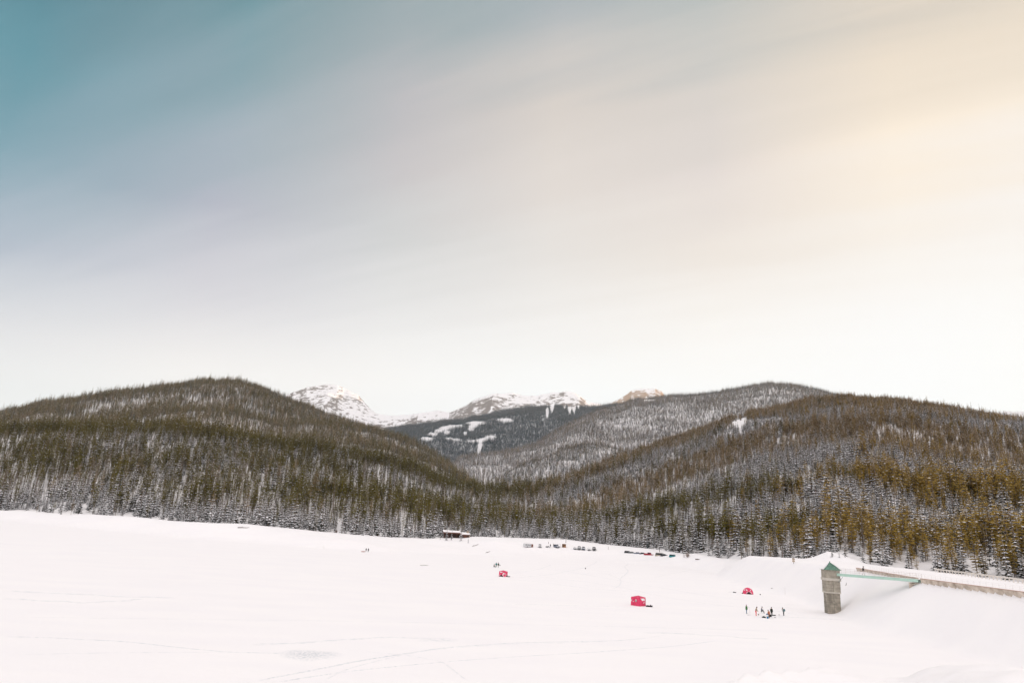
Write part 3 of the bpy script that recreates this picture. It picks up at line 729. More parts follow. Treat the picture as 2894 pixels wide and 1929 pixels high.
M_LAMP = mat_plain('headlight_glass', (0.7, 0.7, 0.68), 0.2)
M_RED = mat_plain('red_tent_nylon', (0.64, 0.032, 0.10), 0.65, var=0.12, scale=1.6, col2=(0.80, 0.065, 0.16))
M_WHITEP = mat_plain('white_tent_panel', (0.82, 0.80, 0.80), 0.6)
M_GREYP = mat_plain('grey_tent_panel', (0.35, 0.36, 0.33), 0.6)
cloth = {}
def M_C(name, col):
    if name not in cloth: cloth[name] = mat_plain(name, col, 0.85, var=0.12, scale=9)
    return cloth[name]
snowcap = mat_plain('roof_snow', SNOW, 0.85, var=0.03)
def az_of(p): return math.atan2(p[0], p[1])
def gz(x, y): return float(ground_z(np.array(x), np.array(y)))

# ------------------------------------------------------------------ front trees, one object each
crown_me = {}
def tree_proto(kn, vi, twigged):
    v, f, mi, tv, tf, h, lm = lod0[(kn, vi)]
    cm = bpy.data.meshes.new('crown'); cm.from_pydata(v, [], f); cm.materials.append(lm); cm.materials.append(M_TSNOW); cm.polygons.foreach_set('material_index', mi); cm.update()
    tm = bpy.data.meshes.new('trunk'); tm.from_pydata(tv, [], tf); tm.materials.append(M_BARK); tm.update()
    return cm, tm
TREE_NAME = {'snow': ('snowy_spruce', 'snow-laden spruce', 'spruce'), 'spruce': ('spruce_tree', 'dark lightly snowed spruce', 'spruce'), 'pine': ('pine_tree', 'slim olive pine', 'pine'),
             'gold': ('golden_pine', 'golden olive pine', 'pine'), 'brown': ('brown_pine', 'brownish thin pine', 'pine'), 'fir': ('fir_tree', 'dark blue-green fir', 'fir'), 'dead': ('bare_tree', 'thin bare grey tree', 'bare tree')}
def region(px):
    for lim, txt in ((420, 'at the far left of the shore'), (760, 'above the snowy bank left of the gully'), (1120, 'above the bank behind the two walkers'), (1330, 'around the brown lodge'),
                     (1700, 'behind the parked cars'), (2000, 'behind the half-buried vehicles'), (2320, 'between the vehicles and the intake tower'), (3000, 'behind the dam road')):
        if px < lim: return txt
def add_tree(kn, vi, loc, sc, rz, label, group, name=None):
    key = (kn, vi)
    if key not in crown_me: crown_me[key] = tree_proto(kn, vi, False)
    cm, tm = crown_me[key]; nm, desc, cat = TREE_NAME[kn]
    t = thing(name or nm, label, cat, loc, rz, group); t.scale = (sc, sc, sc)
    for pn, me in (('crown', cm), ('trunk', tm)):
        o = bpy.data.objects.new(pn, me); COL.objects.link(o); o.parent = t
    return t
for i in pick:
    kn = ORDER[F['var'][i] // NV]; vi = int(F['var'][i] % NV); px = float(F['px'][i])
    nm, desc, cat = TREE_NAME[kn]
    add_tree(kn, vi, F['p'][i], float(F['scl'][i]), float(F['rot'][i]), '%s %s' % (desc, region(px)), '%ss at the forest edge %s' % (nm.replace('_', ' '), region(px)))

# small trees standing free in the snow
FREE = [(1262,1526,8,'snow','snowy spruce in front of the left half of the lodge'),(1276,1525,6,'snow','smaller snowy spruce at the middle of the lodge front'),(1302,1527,9,'snow','tallest snowy spruce in front of the lodge, between its two halves'),
        (1323,1533,4,'spruce','tiny dark spruce below the right end of the lodge'),(26,1441,5,'snow','lone young snowy spruce at the far left on the bank'),(103,1446,5,'brown','small brownish sapling on the left bank by the driftwood'),
        (2352,1572,4,'snow','small snowy spruce just above the tower roof'),(2372,1574,3,'spruce','tiny spruce sapling on the knoll right of the tower roof'),(2388,1573,3.2,'spruce','second tiny spruce sapling on the knoll, further from the tower roof'),
        (150,1449,9,'pine','dark olive pine standing forward of the forest near the left driftwood'),(172,1452,7,'spruce','short dark spruce left of the forest gap on the left bank'),(200,1453,10,'brown','brownish pine standing forward on the left bank')]
for px, py, h, kn, lb in FREE:
    p = ground_pt(px, py); vi = 1
    add_tree(kn, vi, (p.x, p.y, p.z - 0.15), h / lod0[(kn, vi)][5], random.uniform(0, 6), lb, None)

# bare round bush
def bush(px, py, h, label):
    p = ground_pt(px, py); g = random.Random(5); mb = MB()
    for k in range(90):
        a = g.uniform(0, 6.28); e = g.uniform(0.35, 1.5); L_ = h * g.uniform(.6, 1)
        q = Vector((math.cos(a) * math.cos(e) * L_ * .6, math.sin(a) * math.cos(e) * L_ * .6, math.sin(e) * L_))
        m = q * 0.5 + Vector((g.uniform(-.1, .1), g.uniform(-.1, .1), 0.1))
        mb.tube((0, 0, 0), m, 0.05, 0.035, 3); mb.tube(m, q, 0.035, 0.015, 3)
        mb.tube(m, q + Vector((g.uniform(-.5, .5), g.uniform(-.5, .5), g.uniform(-.3, .1))), 0.03, 0.012, 3)
    o = mb.build('bare_bush', M_TWIG); o.location = p; setp(o, label, 'bush')
bush(1943, 1574, 3.2, 'round bare grey-brown bush at the forest edge right of the teal car')
bush(950, 1505, 2.0, 'small reddish bare bush at the forest edge above the left bank')

# driftwood, logs and twigs
def log(px, py, L_, r, head, label, tilt=0.05, nm='log', lift=0.0):
    p = ground_pt(px, py); g = random.Random(int(px)); mb = MB()
    d = Vector((math.cos(head), math.sin(head), tilt)); pts = [d * (L_ * (t - .5)) + Vector((0, 0, r * .4 + g.uniform(0, .1) * L_ * .3)) for t in (0, .35, .7, 1)]
    for i_ in range(3): mb.tube(pts[i_], pts[i_+1], r * (1 - .22 * i_), r * (1 - .22 * (i_ + 1)), 6)
    mb.tube(pts[1], pts[1] + Vector((-d.y, d.x, .6)) * L_ * .14, r * .5, r * .2, 4); mb.tube(pts[2], pts[2] + Vector((d.y, -d.x, .5)) * L_ * .1, r * .45, r * .2, 4)
    o = mb.build(nm, M_WOODY); o.location = p + Vector((0, 0, lift)); setp(o, label, nm)
log(76, 1440, 9, 0.35, 0.25, 'long dark driftwood log on the left bank below the forest')
log(688, 1491, 6, 0.22, 0.1, 'thin log lying on the bank below the left forest edge')
log(1343, 1541, 5.5, 0.24, 0.9, 'dark log on the slope below the lodge, the upper of two', 0.25)
log(1378, 1560, 4, 0.22, 0.8, 'dark log low on the slope left of the parked cars, the lower of two', 0.25)
log(1975, 1580, 3.5, 0.25, -0.1, 'short dark log on the snow right of the bare bush')
log(1199, 1597, 3.0, 0.1, 0.1, 'thin dark stick lying on the lake left of the walking group')
log(2184, 1661, 1.8, 0.06, 0.5, 'small stick lying on the snow behind the group of anglers')
log(2391, 1653, 1.3, 0.09, 0.9, 'short dark stick poking out of the dam slope beside the tower', 0.9, 'stick')
log(2117, 1737, 1.0, 0.03, 0.2, 'thin rod end lying on the snow by the man in green', 0.05, 'stick')

# posts, stakes, utility pole, sign
def stake(px, py, h, r, label, m=None, group=None):
    p = ground_pt(px, py); mb = MB(); mb.tube((0, 0, -.3), (0.02, 0, h), r, r * .8, 6); mb.lathe([(r * 1.3, 0), (r * 1.3, .06), (r * .4, .12)], 6, (0.02, 0, h))
    o = mb.build('marker_post', m or M_DARKWOOD); o.location = p; setp(o, label, 'post', group)
stake(1599, 1537, 2.4, .16, 'dark post on the slope just above the brown kiosk')
stake(1864, 1559, 2.0, .14, 'dark post standing behind the two-tone half-buried van')
stake(1550, 1536, 1.3, .12, 'short dark post above the snowmobile')
stake(1719, 1553, 1.8, .07, 'thin grey post alone between the two rows of cars')
stake(1931, 1574, 1.7, .09, 'left one of the two short posts by the bare bush')
stake(1934.5, 1574, 1.3, .09, 'right one of the two short posts by the bare bush')
stake(1244, 1524, 2.0, .10, 'thin post in the snow left of the lodge')
stake(2219, 1680, 2.0, .03, 'very thin pale stake on the lake right of the domed tent', M_STEEL)

pp = ground_pt(1140, 1494); pp = Vector((pp.x, pp.y + 8, pp.z))
t = thing('utility_pole', 'two-legged wooden utility pole with crossarm in the forest gap left of the lodge', 'utility pole', pp, -az_of(pp))
for sx in (-1.2, 0.9):
    mb = MB(); mb.tube((sx, 0, -1), (sx, 0, 11.5), .17, .12, 8); mb.build('pole', M_DARKWOOD, t)
mb = MB(); mb.box(-3.0, 2.6, -.32, -.14, 7.6, 7.85); mb.build('crossarm', M_DARKWOOD, t)
for sx in (-2.8, 2.4):
    mb = MB(); mb.lathe([(.05, 0), (.12, .1), (.06, .2), (.12, .3), (.04, .4)], 8, (sx, -.23, 7.85)); mb.build('insulator', M_DSTEEL, t)

sp = ground_pt(2243, 1592)
t = thing('notice_sign', 'small sign of two weathered panels on a post on the shore left of the tower', 'sign', sp, -az_of(sp))
mb = MB(); mb.tube((0, 0, -.3), (0, 0, 2.1), .06); mb.build('post', M_DARKWOOD, t)
for z0, m in ((1.2, M_TAN), (.55, M_TAN)):
    mb = MB(); mb.box(-.42, .42, -.1, -.06, z0, z0 + .55); mb.build('panel', m, t, bevel=.01)

# ------------------------------------------------------------------ intake tower
TB = at_z(2340, 1733, 0.0)
DT = -((np.array(TB) - np.array([0, 0, CAM_Z])) @ CR)[2] + 1.5
def zt(px, py): return at_depth(px, py, DT).z
TC = at_depth(2352, 1700, DT); TC.z = 0
t = thing('intake_tower', 'square concrete intake tower with green pyramid roof standing in the frozen lake', 'tower', (TC.x, TC.y, -0.5), -az_of(TC) + R(16))
TWR = t; mpp = DT / FPX
zl, zm, zc0, zc1, ze, za = [zt(2350, q) + 0.5 for q in (1737, 1671, 1640, 1632.5, 1610, 1589)]
def prism(h0, h1, s0, s1, m, nm, bevel=.03):
    mb = MB(); a, b = s0 / 2, s1 / 2
    mb.add([(-a, -a, h0), (a, -a, h0), (a, a, h0), (-a, a, h0), (-b, -b, h1), (b, -b, h1), (b, b, h1), (-b, b, h1)], [(3, 2, 1, 0), (4, 5, 6, 7), (0, 1, 5, 4), (1, 2, 6, 5), (2, 3, 7, 6), (3, 0, 4, 7)])
    return mb.build(nm, m, t, bevel=bevel)
S = 49 * mpp / 1.235
prism(-1.5, zm - .02, S * .875, S * .875, M_CONC_D, 'lower_shaft')
mid = prism(zm - .02, zc0, S * .97, S * .97, M_CONC, 'middle_shaft')
prism(zm - .02 - .28, zm + .0, S * .99, S * .99, M_CONC_L, 'ledge')
prism(zc0, zc1, S * 1.085, S * 1.085, M_CONC_L, 'collar', .05)
prism(zc1, ze + .1, S, S, M_CONC, 'upper_shaft')
for k, (z0, z1, s_) in enumerate(((-1.0, zm - .35, S * .875), (zm, zc0 - .02, S * .97))):
    mb = MB(); h = s_ / 2
    mb.box(-.03, .03, -h - .012, -h + .05, z0, z1); mb.box(-h - .012, -h + .05, -.03, .03, z0, z1); mb.box(h - .05, h + .012, -.03, .03, z0, z1)
    nz = 6 if k == 0 else 3
    for j in range(1, nz):
        z = z0 + (z1 - z0) * j / nz
        mb.box(-h - .010, h + .010, -h - .010, -h + .04, z, z + .035); mb.box(-h - .010, -h + .04, -h + .05, h, z, z + .035)
    mb.build('joint_lines', M_JOINT, t)
# roof: four ribbed faces, eaves over the walls
e = S / 2 * 1.16; ap = Vector((0, 0, za)); mb = MB()
cs = [Vector((-e, -e, ze)), Vector((e, -e, ze)), Vector((e, e, ze)), Vector((-e, e, ze))]
mb.add([*cs, ap], [(0, 1, 4), (1, 2, 4), (2, 3, 4), (3, 0, 4), (3, 2, 1, 0)])
rf = mb.build('roof', M_GREENROOF, t)
for k in range(4):
    a, b = cs[k], cs[(k + 1) % 4]
    for j in range(7):
        q = a.lerp(b, (j + .0) / 6 if 0 < j < 6 else (j / 6)); top = ap.lerp((a + b) / 2, .0)
        u = abs(j / 6 - .5) * 2
        tp = ap.lerp(q, max(.04, .0)) if j in (0, 6) else q.lerp(ap, 1 - u * .0 - .12)
        if j in (0, 6) and k % 2: continue
        mbr = MB(); nrm = (b - a).cross(ap - a).normalized() * .03
        mbr.tube(q + nrm, tp + nrm, .035, .03, 4); mbr.build('rib', M_GREENROOF, rf)
mb = MB()                                                    # snow left on the left face and a patch at the right
a, b = cs[3], cs[0]; n_ = (b - a).cross(ap - a).normalized() * .09
mb.add([p_ + n_ for p_ in (a.lerp(b, .05), a.lerp(b, .9), ap.lerp(b, .25), ap.lerp(a, .1))], [(0, 1, 2, 3)])
mb.add([p_ + n_ * .3 for p_ in (a.lerp(b, .05), a.lerp(b, .9), ap.lerp(b, .25), ap.lerp(a, .1))], [(3, 2, 1, 0)])
a, b = cs[1], cs[2]; n_ = (b - a).cross(ap - a).normalized() * .12
mb.add([p_ + n_ for p_ in (ap.lerp(a, .3), ap.lerp(a, .75), ap.lerp(b, .7), ap.lerp(b, .2))], [(0, 1, 2, 3)])
mb.build('roof_snow', snowcap, rf)
mb = MB(); mb.lathe([(.10, -.1), (.14, .05), (.04, .3)], 8, (0, 0, za)); mb.build('finial', M_GREENROOF, rf)
mb = MB(); mb.box(-.28, .28, -S/2 * .875 - .06, -S/2 * .875 + .02, 3.0, 3.09); mb.build('ledge_mark', M_CONC_L, t)

# ------------------------------------------------------------------ footbridge
b0 = at_depth(2370, 1619, DT + 0.3); b1 = W_MID.copy(); b1.z = at_depth(2606, 1637, 142).z
b0.z = at_depth(2370, 1620, DT).z; L_ = (b1 - b0).length; hd = math.atan2(b1.y - b0.y, b1.x - b0.x); sl = math.atan2(b1.z - b0.z, math.hypot(b1.x - b0.x, b1.y - b0.y))
t = thing('footbridge', 'narrow mint-green steel footbridge from the tower to the dam wall', 'footbridge', b0, hd); t.rotation_euler = (0, -sl, hd)
for yy in (-.6, .6):
    mb = MB(); mb.box(0, L_, yy - .06, yy + .06, -.50, 0.0); mb.box(0, L_, yy - .10, yy + .10, -.53, -.502); mb.box(0, L_, yy - .14, yy + .14, 0.002, .04); mb.build('girder', M_MINT, t)
mb = MB(); mb.box(0.02, L_ - .02, -.45, .45, -.06, -.02); mb.build('deck', M_DSTEEL, t)
mb = MB(); mb.box(0.02, L_ - .02, -.43, .43, -.018, .10); mb.build('deck_snow', snowcap, t)
for yy in (-.66, .66):
    for k in range(9):
        mb = MB(); x = .2 + k * (L_ - .4) / 8; mb.tube((x, yy, 0.04), (x, yy, 1.15), .022, n=5); mb.build('railing_post', M_STEEL, t)
    mb = MB()
    for z in (.45, .8, 1.15): mb.tube((.2, yy, z), (L_ - .2, yy, z), .016, n=4)
    mb.build('rail', M_STEEL, t)
mb = MB(); mb.tube((1.9, -.6, -.66), (0.25, -.6, -2.0), .04, n=6); mb.build('brace', M_DSTEEL, t)
mb = MB(); mb.box(L_ - 2.3, L_ - 1.8, -.75, .75, -3.0, -.67, taper=.05); mb.build('pier', M_WALL, t)
mb = MB(); mb.tube((L_ - 2.0, -.3, -1.1), (L_ - .2, -.3, -.75), .08, n=6); mb.tube((L_ - 2.0, .3, -1.1), (L_ - .2, .3, -.75), .08, n=6); mb.build('bracket', M_WALL, t)
BR = t; b_at = lambda s: b0.lerp(b1, s)

# ------------------------------------------------------------------ wave wall on the dam
def wallx(y): return 87.7 + min(max(y - 148.6, 0), 60) / 42.5 * 8.4
def wave_wall(y0, y1, label, zt0, zt1, name='parapet_wall'):
    t = thing(name, label, 'wall', (wallx(y0), y0, 0))
    n = int((y1 - y0) / 0.22); ox, oy = wallx(y0), y0
    rings = []
    for i in range(n + 1):
        y = y0 + (y1 - y0) * i / n; x = wallx(y); s = abs(math.sin(PI * (y - y0) / 2.6)) ** .6 * .16
        zt_ = zt0 + (zt1 - zt0) * i / n
        prof = [(-.02 - s * .2, zt_ - 2.0), (.02 - s, zt_ - 1.0), (-.02 - s, zt_ - .6), (-.14 - s * .6, zt_ - .28), (-.30, zt_ - .12), (-.30, zt_ - .02), (.25, zt_ - .02), (.25, zt_ - 2.0)]
        rings.append([(x + a - ox, y - oy, b) for a, b in prof])
    k = len(rings[0]); v = [p for r in rings for p in r]; f = []
    for i in range(n):
        for j in range(k): f.append((i*k + j, i*k + (j+1) % k, (i+1)*k + (j+1) % k, (i+1)*k + j))
    f += [tuple(range(k)), tuple(range(n*k, n*k + k))[::-1]]
    w = mesh_obj('wall', v, f, M_WALL, t)
    mb = MB(); m = 24
    for i in range(m):
        ya, yb = y0 + (y1 - y0) * i / m, y0 + (y1 - y0) * (i + 1) / m - .03
        za_ = zt0 + (zt1 - zt0) * (i + .5) / m
        xa, xb = wallx(ya) - ox, wallx(yb) - ox
        mb.add([(xa - .34, ya - oy, za_ - .01), (xa + .29, ya - oy, za_ - .01), (xb + .29, yb - oy, za_ - .01), (xb - .34, yb - oy, za_ - .01), (xa - .34, ya - oy, za_ + .07), (xa + .29, ya - oy, za_ + .07), (xb + .29, yb - oy, za_ + .07), (xb - .34, yb - oy, za_ + .07)],
               [(3, 2, 1, 0), (4, 5, 6, 7), (0, 1, 5, 4), (1, 2, 6, 5), (2, 3, 7, 6), (3, 0, 4, 7)])
    mb.build('coping', M_CAP, t)
    nr = int((y1 - y0) / 2.6)
    for i in range(nr + 1):
        y = y0 + i * 2.6
        if y > y1: break
        zt_ = zt0 + (zt1 - zt0) * (y - y0) / (y1 - y0); x = wallx(y) - ox
        mb = MB(); mb.add([(x - .10, y - oy - .09, zt_ - 2), (x - .10, y - oy - .09, zt_ - .6), (x - .36, y - oy - .09, zt_ - .14), (x + .1, y - oy - .09, zt_ - .14), (x + .1, y - oy - .09, zt_ - 2),
                           (x - .10, y - oy + .09, zt_ - 2), (x - .10, y - oy + .09, zt_ - .6), (x - .36, y - oy + .09, zt_ - .14), (x + .1, y - oy + .09, zt_ - .14), (x + .1, y - oy + .09, zt_ - 2)],
                          [(0, 1, 2, 3, 4), (9, 8, 7, 6, 5), (0, 5, 6, 1), (1, 6, 7, 2), (2, 7, 8, 3), (3, 8, 9, 4), (4, 9, 5, 0)]); mb.build('rib', M_WALL, t)
    return t
wave_wall(62, 148.4, 'long ribbed concrete wave wall along the near part of the dam crest', 9.93, 9.98)
wave_wall(150.5, 192, 'far stretch of concrete wall half drifted over behind the footbridge', 9.95, 10.0)

# wire fence behind the wall
t = thing('wire_fence', 'thin wire mesh fence on the snow just behind the dam wall', 'fence', (wallx(70) + 2.6, 70, 0))
fx, fy = wallx(70) + 2.6, 70; ys = np.arange(90, 190, 1.7)
for y in ys:
    mb = MB(); x = wallx(y) + 2.6 - fx; mb.tube((x, y - fy, 9.3), (x, y - fy, 10.65), .013, n=4); mb.build('fence_post', M_STEEL, t)
mb = MB()
for z in (9.75, 10.1, 10.4, 10.7):
    for a, b in ((90, 148.6), (148.6, 190)): mb.tube((wallx(a) + 2.6 - fx, a - fy, z), (wallx(b) + 2.6 - fx, b - fy, z), .010, n=4)
mb.build('wires', M_STEEL, t)

# guardrail on the far side of the crest road
g0 = at_depth(2894, 1637, 157); g1 = at_depth(2690, 1611, 193); gd = (g1 - g0); g00 = g0 - gd * 1.0
t = thing('guardrail', 'long pale guardrail on short posts along the far side of the dam road', 'guardrail', (g00.x, g00.y, 0))
gl = (gd * 2.3).length; ng_ = 46; dirg = gd.normalized()
for i in range(ng_):
    q = g00 + dirg * (i * gl / (ng_ - 1)); mb = MB(); zz = gz(q.x, q.y)
    mb.box(q.x - g00.x - .09, q.x - g00.x + .09, q.y - g00.y - .09, q.y - g00.y + .09, zz - .3, 10.42); mb.build('post', M_RAILW, t)
mb = MB(); qa = g00 + dirg * (-.2); qb = g00 + dirg * (gl + .2)
sx, sy = -dirg.y, dirg.x
for (o0, o1, z0, z1) in ((.10, .14, 10.20, 10.50), (-.11, .14, 10.503, 10.56)):
    mb.add([(q.x - g00.x + sx * o, q.y - g00.y + sy * o, z) for z in (z0, z1) for q, o in ((qa, o0), (qb, o0), (qb, o1), (qa, o1))], [(3, 2, 1, 0), (4, 5, 6, 7), (0, 1, 5, 4), (1, 2, 6, 5), (2, 3, 7, 6), (3, 0, 4, 7)])
mb.build('rail', M_RAILW, t)

# ------------------------------------------------------------------ lodge
hp = ground_pt(1287, 1521); ha = -az_of(hp)
hp = Vector((hp.x, hp.y + 6, hp.z))
t = thing('lodge', 'low brown lodge with snow-covered roof and stone chimney at the forest edge', 'building', hp, ha + R(4))
W = 8.6
mb = MB(); mb.box(2.6, W - .3, -2.6, 3, -.8, 2.45); wl_ = mb.build('wall', M_BROWN_W, t)
mb = MB(); mb.box(-W + .4, 2.6, .6, 3, -.8, 2.9); mb.build('rear_wall', M_DARKWOOD, t)
for k in range(5):
    mb = MB(); x = -W + .7 + k * 2.7; mb.box(x - .12, x + .12, -2.5, -2.26, -.8, 2.9); mb.build('porch_post', M_BROWN_W, t)
def slab(x0, x1, z0, z1, y0, y1, th):
    return [(x0, y0, z0), (x1, y0, z0 - .0), (x1, y1, z1), (x0, y1, z1), (x0, y0, z0 + th), (x1, y0, z0 + th), (x1, y1, z1 + th), (x0, y1, z1 + th)]
BX = [(3, 2, 1, 0), (4, 5, 6, 7), (0, 1, 5, 4), (1, 2, 6, 5), (2, 3, 7, 6), (3, 0, 4, 7)]
mb = MB(); mb.add(slab(-W - .2, 2.5, 2.9, 3.7, -3.1, 3.4, .75), BX); mb.build('roof', M_BROWN_W, t)
mb = MB(); mb.add(slab(-W - .28, 2.56, 3.653, 4.453, -3.2, 3.45, .5), BX); mb.build('roof_snow', snowcap, t, bevel=.12)
mb = MB(); mb.add(slab(2.55, W, 2.453, 3.3, -3.1, 3.4, .3), BX); r2 = mb.build('roof', M_BROWN_W, t)
mb = MB(); mb.add(slab(2.6, W + .08, 2.756, 3.6, -3.2, 3.45, .6), BX); mb.build('roof_snow', snowcap, t, bevel=.12)
mb = MB(); mb.box(W - 1.7, W - .4, .2, 1.5, 3.2, 5.0); mb.build('chimney', M_TAN, r2, bevel=.04)
mb = MB(); mb.box(6.9, W - .29, -2.66, -2.603, -.8, 2.2); mb.build('door', M_DARKWOOD, t)
mb = MB(); mb.box(W - .26, W + .1, -2.9, -2.5, -.8, 2.44); mb.build('corner_post', M_TAN, t)
mb = MB(); mb.box(3.6, 4.7, -2.66, -2.603, .6, 1.7); mb.build('window', M_GLASS, t)

# ------------------------------------------------------------------ vehicles
def car_proto(kind, paint, label, group, loc, rz, snow=.12, sink=0.0, ghost=1.0, name=None, cat=None):
    """built nose towards local -y"""
    Wd, Ln, H = {'suv': (1.9, 4.7, 1.8), 'pickup': (1.95, 5.5, 1.85), 'sedan': (1.8, 4.6, 1.45), 'van': (2.0, 5.4, 2.2)}[kind]
    t = thing(name or {'suv': 'parked_car', 'pickup': 'pickup_truck', 'sedan': 'parked_car', 'van': 'parked_van'}[kind], label, cat or {'suv': 'car', 'pickup': 'pickup truck', 'sedan': 'car', 'van': 'van'}[kind], (loc[0], loc[1], loc[2] - sink), rz, group)
    w = Wd / 2; l = Ln / 2; hb_ = .95 if kind != 'van' else 1.1
    prof = [(-l, .35), (-l, hb_ - .15), (-l + .15, hb_ - .05), (-l + (1.25 if kind != 'van' else .5), hb_ + .05)]
    mb = MB()
    def extr(profile, w0, w1, mi=0):
        n = len(profile); zs = [p[1] for p in profile]; z0, z1 = min(zs), max(zs)
        def ww(z): return w0 + (w1 - w0) * (z - z0) / (z1 - z0 + 1e-6)
        vs = [(-ww(z), y, z) for y, z in profile] + [(ww(z), y, z) for y, z in profile]
        mb.add(vs, [tuple(range(n)), tuple(range(n, 2*n))[::-1]] + [(i, n + i, n + (i+1) % n, (i+1) % n) for i in range(n)], mi)
    extr([(-l, .35), (-l, hb_ - .18), (-l + .2, hb_ - .04), (-l + 1.2, hb_ + .06), (l - .15, hb_ + .04), (l, hb_ - .2), (l, .35)], w, w * .98)
    cab0, cab1 = {'suv': (-l + 1.25, l - .1), 'pickup': (-l + 1.35, .75), 'sedan': (-l + 1.3, l - .75), 'van': (-l + .45, l - .05)}[kind]
    extr([(cab0, hb_ + .03), (cab0 + .65, H - .04), (cab0 + 1.0, H), (cab1 - .25, H), (cab1, hb_ + .03)], w * .97, w * .78)
    if kind == 'pickup': mb.box(-w, -w + .08, .75, l, hb_ + .02, hb_ + .32); mb.box(w - .08, w, .75, l, hb_ + .02, hb_ + .32); mb.box(-w + .08, w - .08, l - .08, l, hb_ + .02, hb_ + .32)
    mb.build('body', paint, t, bevel=.05)
    def win(nm, pts):
        m2 = MB(); m2.add(pts, [tuple(range(len(pts)))]); o = m2.build(nm, M_GLASS, t); md = o.modifiers.new('s', 'SOLIDIFY'); md.thickness = .02; return o
    a = w * .80; b = w * .68; zb = hb_ + .12; zt2 = H - .12
    win('windshield', [(-a, cab0 + .08, zb), (a, cab0 + .08, zb), (b, cab0 + .57, zt2), (-b, cab0 + .57, zt2)])
    win('rear_window', [(-a, cab1 + .0, zb), (a, cab1 + .0, zb), (b, cab1 - .22, zt2), (-b, cab1 - .22, zt2)])
    for s in (-1, 1): win('side_window', [(s * (w * .955), cab0 + .35, zb), (s * (w * .955), cab1 - .2, zb), (s * w * .83, cab1 - .4, zt2), (s * w * .83, cab0 + .8, zt2)])
    for s in (-1, 1):
        m2 = MB(); m2.box(s * w * .78 - .17, s * w * .78 + .17, -l - .03, -l + .05, hb_ - .38, hb_ - .22); m2.build('headlight', M_LAMP, t, bevel=.01)
        for yy in (-l + .95, l - .95):
            m2 = MB(); x = s * (w - .13); m2.tube((x - .12, yy, .36), (x + .12, yy, .36), .36, n=16); wh = m2.build('wheel', M_TYRE, t)
            m3 = MB(); m3.tube((x - .125, yy, .36), (x + .125, yy, .36), .2, n=10); m3.build('rim', M_RIM, wh)
    m2 = MB(); m2.box(-w * .7, w * .7, -l - .02, -l + .02, .5, .68); m2.build('grille', M_TYRE, t)
    if snow:
        m2 = MB(); m2.box(-w * .76, w * .76, cab0 + .95, cab1 - .25, H + .004, H + snow, taper=.08); m2.build('roof_snow', snowcap, t, bevel=.03)
        m2 = MB(); m2.add([(-w * .85, -l + .25, hb_ + .0), (w * .85, -l + .25, hb_ + .0), (w * .85, cab0 - .02, hb_ + .09), (-w * .85, cab0 - .02, hb_ + .09), (-w * .8, -l + .3, hb_ + snow), (w * .8, -l + .3, hb_ + snow), (w * .8, cab0 - .04, hb_ + .09 + snow), (-w * .8, cab0 - .04, hb_ + .09 + snow)], BX); m2.build('hood_snow', snowcap, t)
    return t
P_WH = mat_plain('white_car_paint', (0.62, 0.62, 0.63), 0.35); P_GR = mat_plain('grey_car_paint', (0.22, 0.23, 0.24), 0.35); P_BK = mat_plain('black_car_paint', (0.03, 0.03, 0.035), 0.3)
P_RD = mat_plain('dark_red_car_paint', (0.32, 0.02, 0.03), 0.35); P_TL = mat_plain('teal_car_paint', (0.01, 0.22, 0.24), 0.35); P_BL = mat_plain('blue_grey_car_paint', (0.16, 0.18, 0.24), 0.35); P_TN = mat_plain('tan_car_paint', (0.33, 0.29, 0.23), 0.4)
CG = 'cars parked in a row facing the lake'; CG2 = 'vehicles half hidden behind the snow berm'
def at(px, py): return ground_pt(px, py)
for px, py, kd, pm, lb, sn, sk in [
    (1526, 1545, 'suv', P_WH, 'white car with snowy hood standing alone left of the snowmobile', .15, .1),
    (1625, 1550, 'sedan', P_GR, 'leftmost car of the row of five, buried up to its windows in snow', .35, .55),
    (1637, 1551, 'pickup', P_GR, 'dark pickup with pointed snowy cab, second in the row of five', .2, .1),
    (1649, 1552, 'suv', P_BL, 'blue-grey car in the middle of the row of five', .2, .1),
    (1665, 1553, 'sedan', P_WH, 'white snow-covered low car, fourth in the row of five', .25, .25),
    (1679, 1553.5, 'suv', P_BK, 'black car at the right end of the row of five', .08, .0)]:
    p = at(px, py); car_proto(kd, pm, lb, CG, p, -az_of(p) + R(random.uniform(-6, 6)), sn, sk)
for px, py, kd, pm, lb, ang, sn, sk in [
    (1776, 1561, 'suv', P_BK, 'black car seen side-on at the left end of the half-buried group', 80, .06, .75),
    (1787, 1562, 'sedan', P_GR, 'dark grey car side-on just right of the leftmost half-buried car', 95, .05, .6),
    (1804, 1563, 'sedan', P_BL, 'low grey car with only roof and windows above the berm, left of the dark one', 84, .16, .75),
    (1818, 1563.5, 'sedan', P_BK, 'small dark car roof above the berm left of the dark red pickup', 100, .12, .85),
    (1834, 1567, 'pickup', P_RD, 'dark red pickup seen side-on behind the berm', 68, .06, .55),
    (1866, 1568, 'van', P_TN, 'two-tone van with dark windows below the dark post', 80, .12, .95),
    (1878, 1569, 'sedan', P_BK, 'black low car right of the two-tone van', 95, .10, .55),
    (1904, 1571.5, 'suv', P_TL, 'teal car at the right end of the half-buried group, near the bare bush', 70, .18, .8)]:
    p = at(px, py); car_proto(kd, pm, lb, CG2, p, -az_of(p) + R(ang), sn, sk)

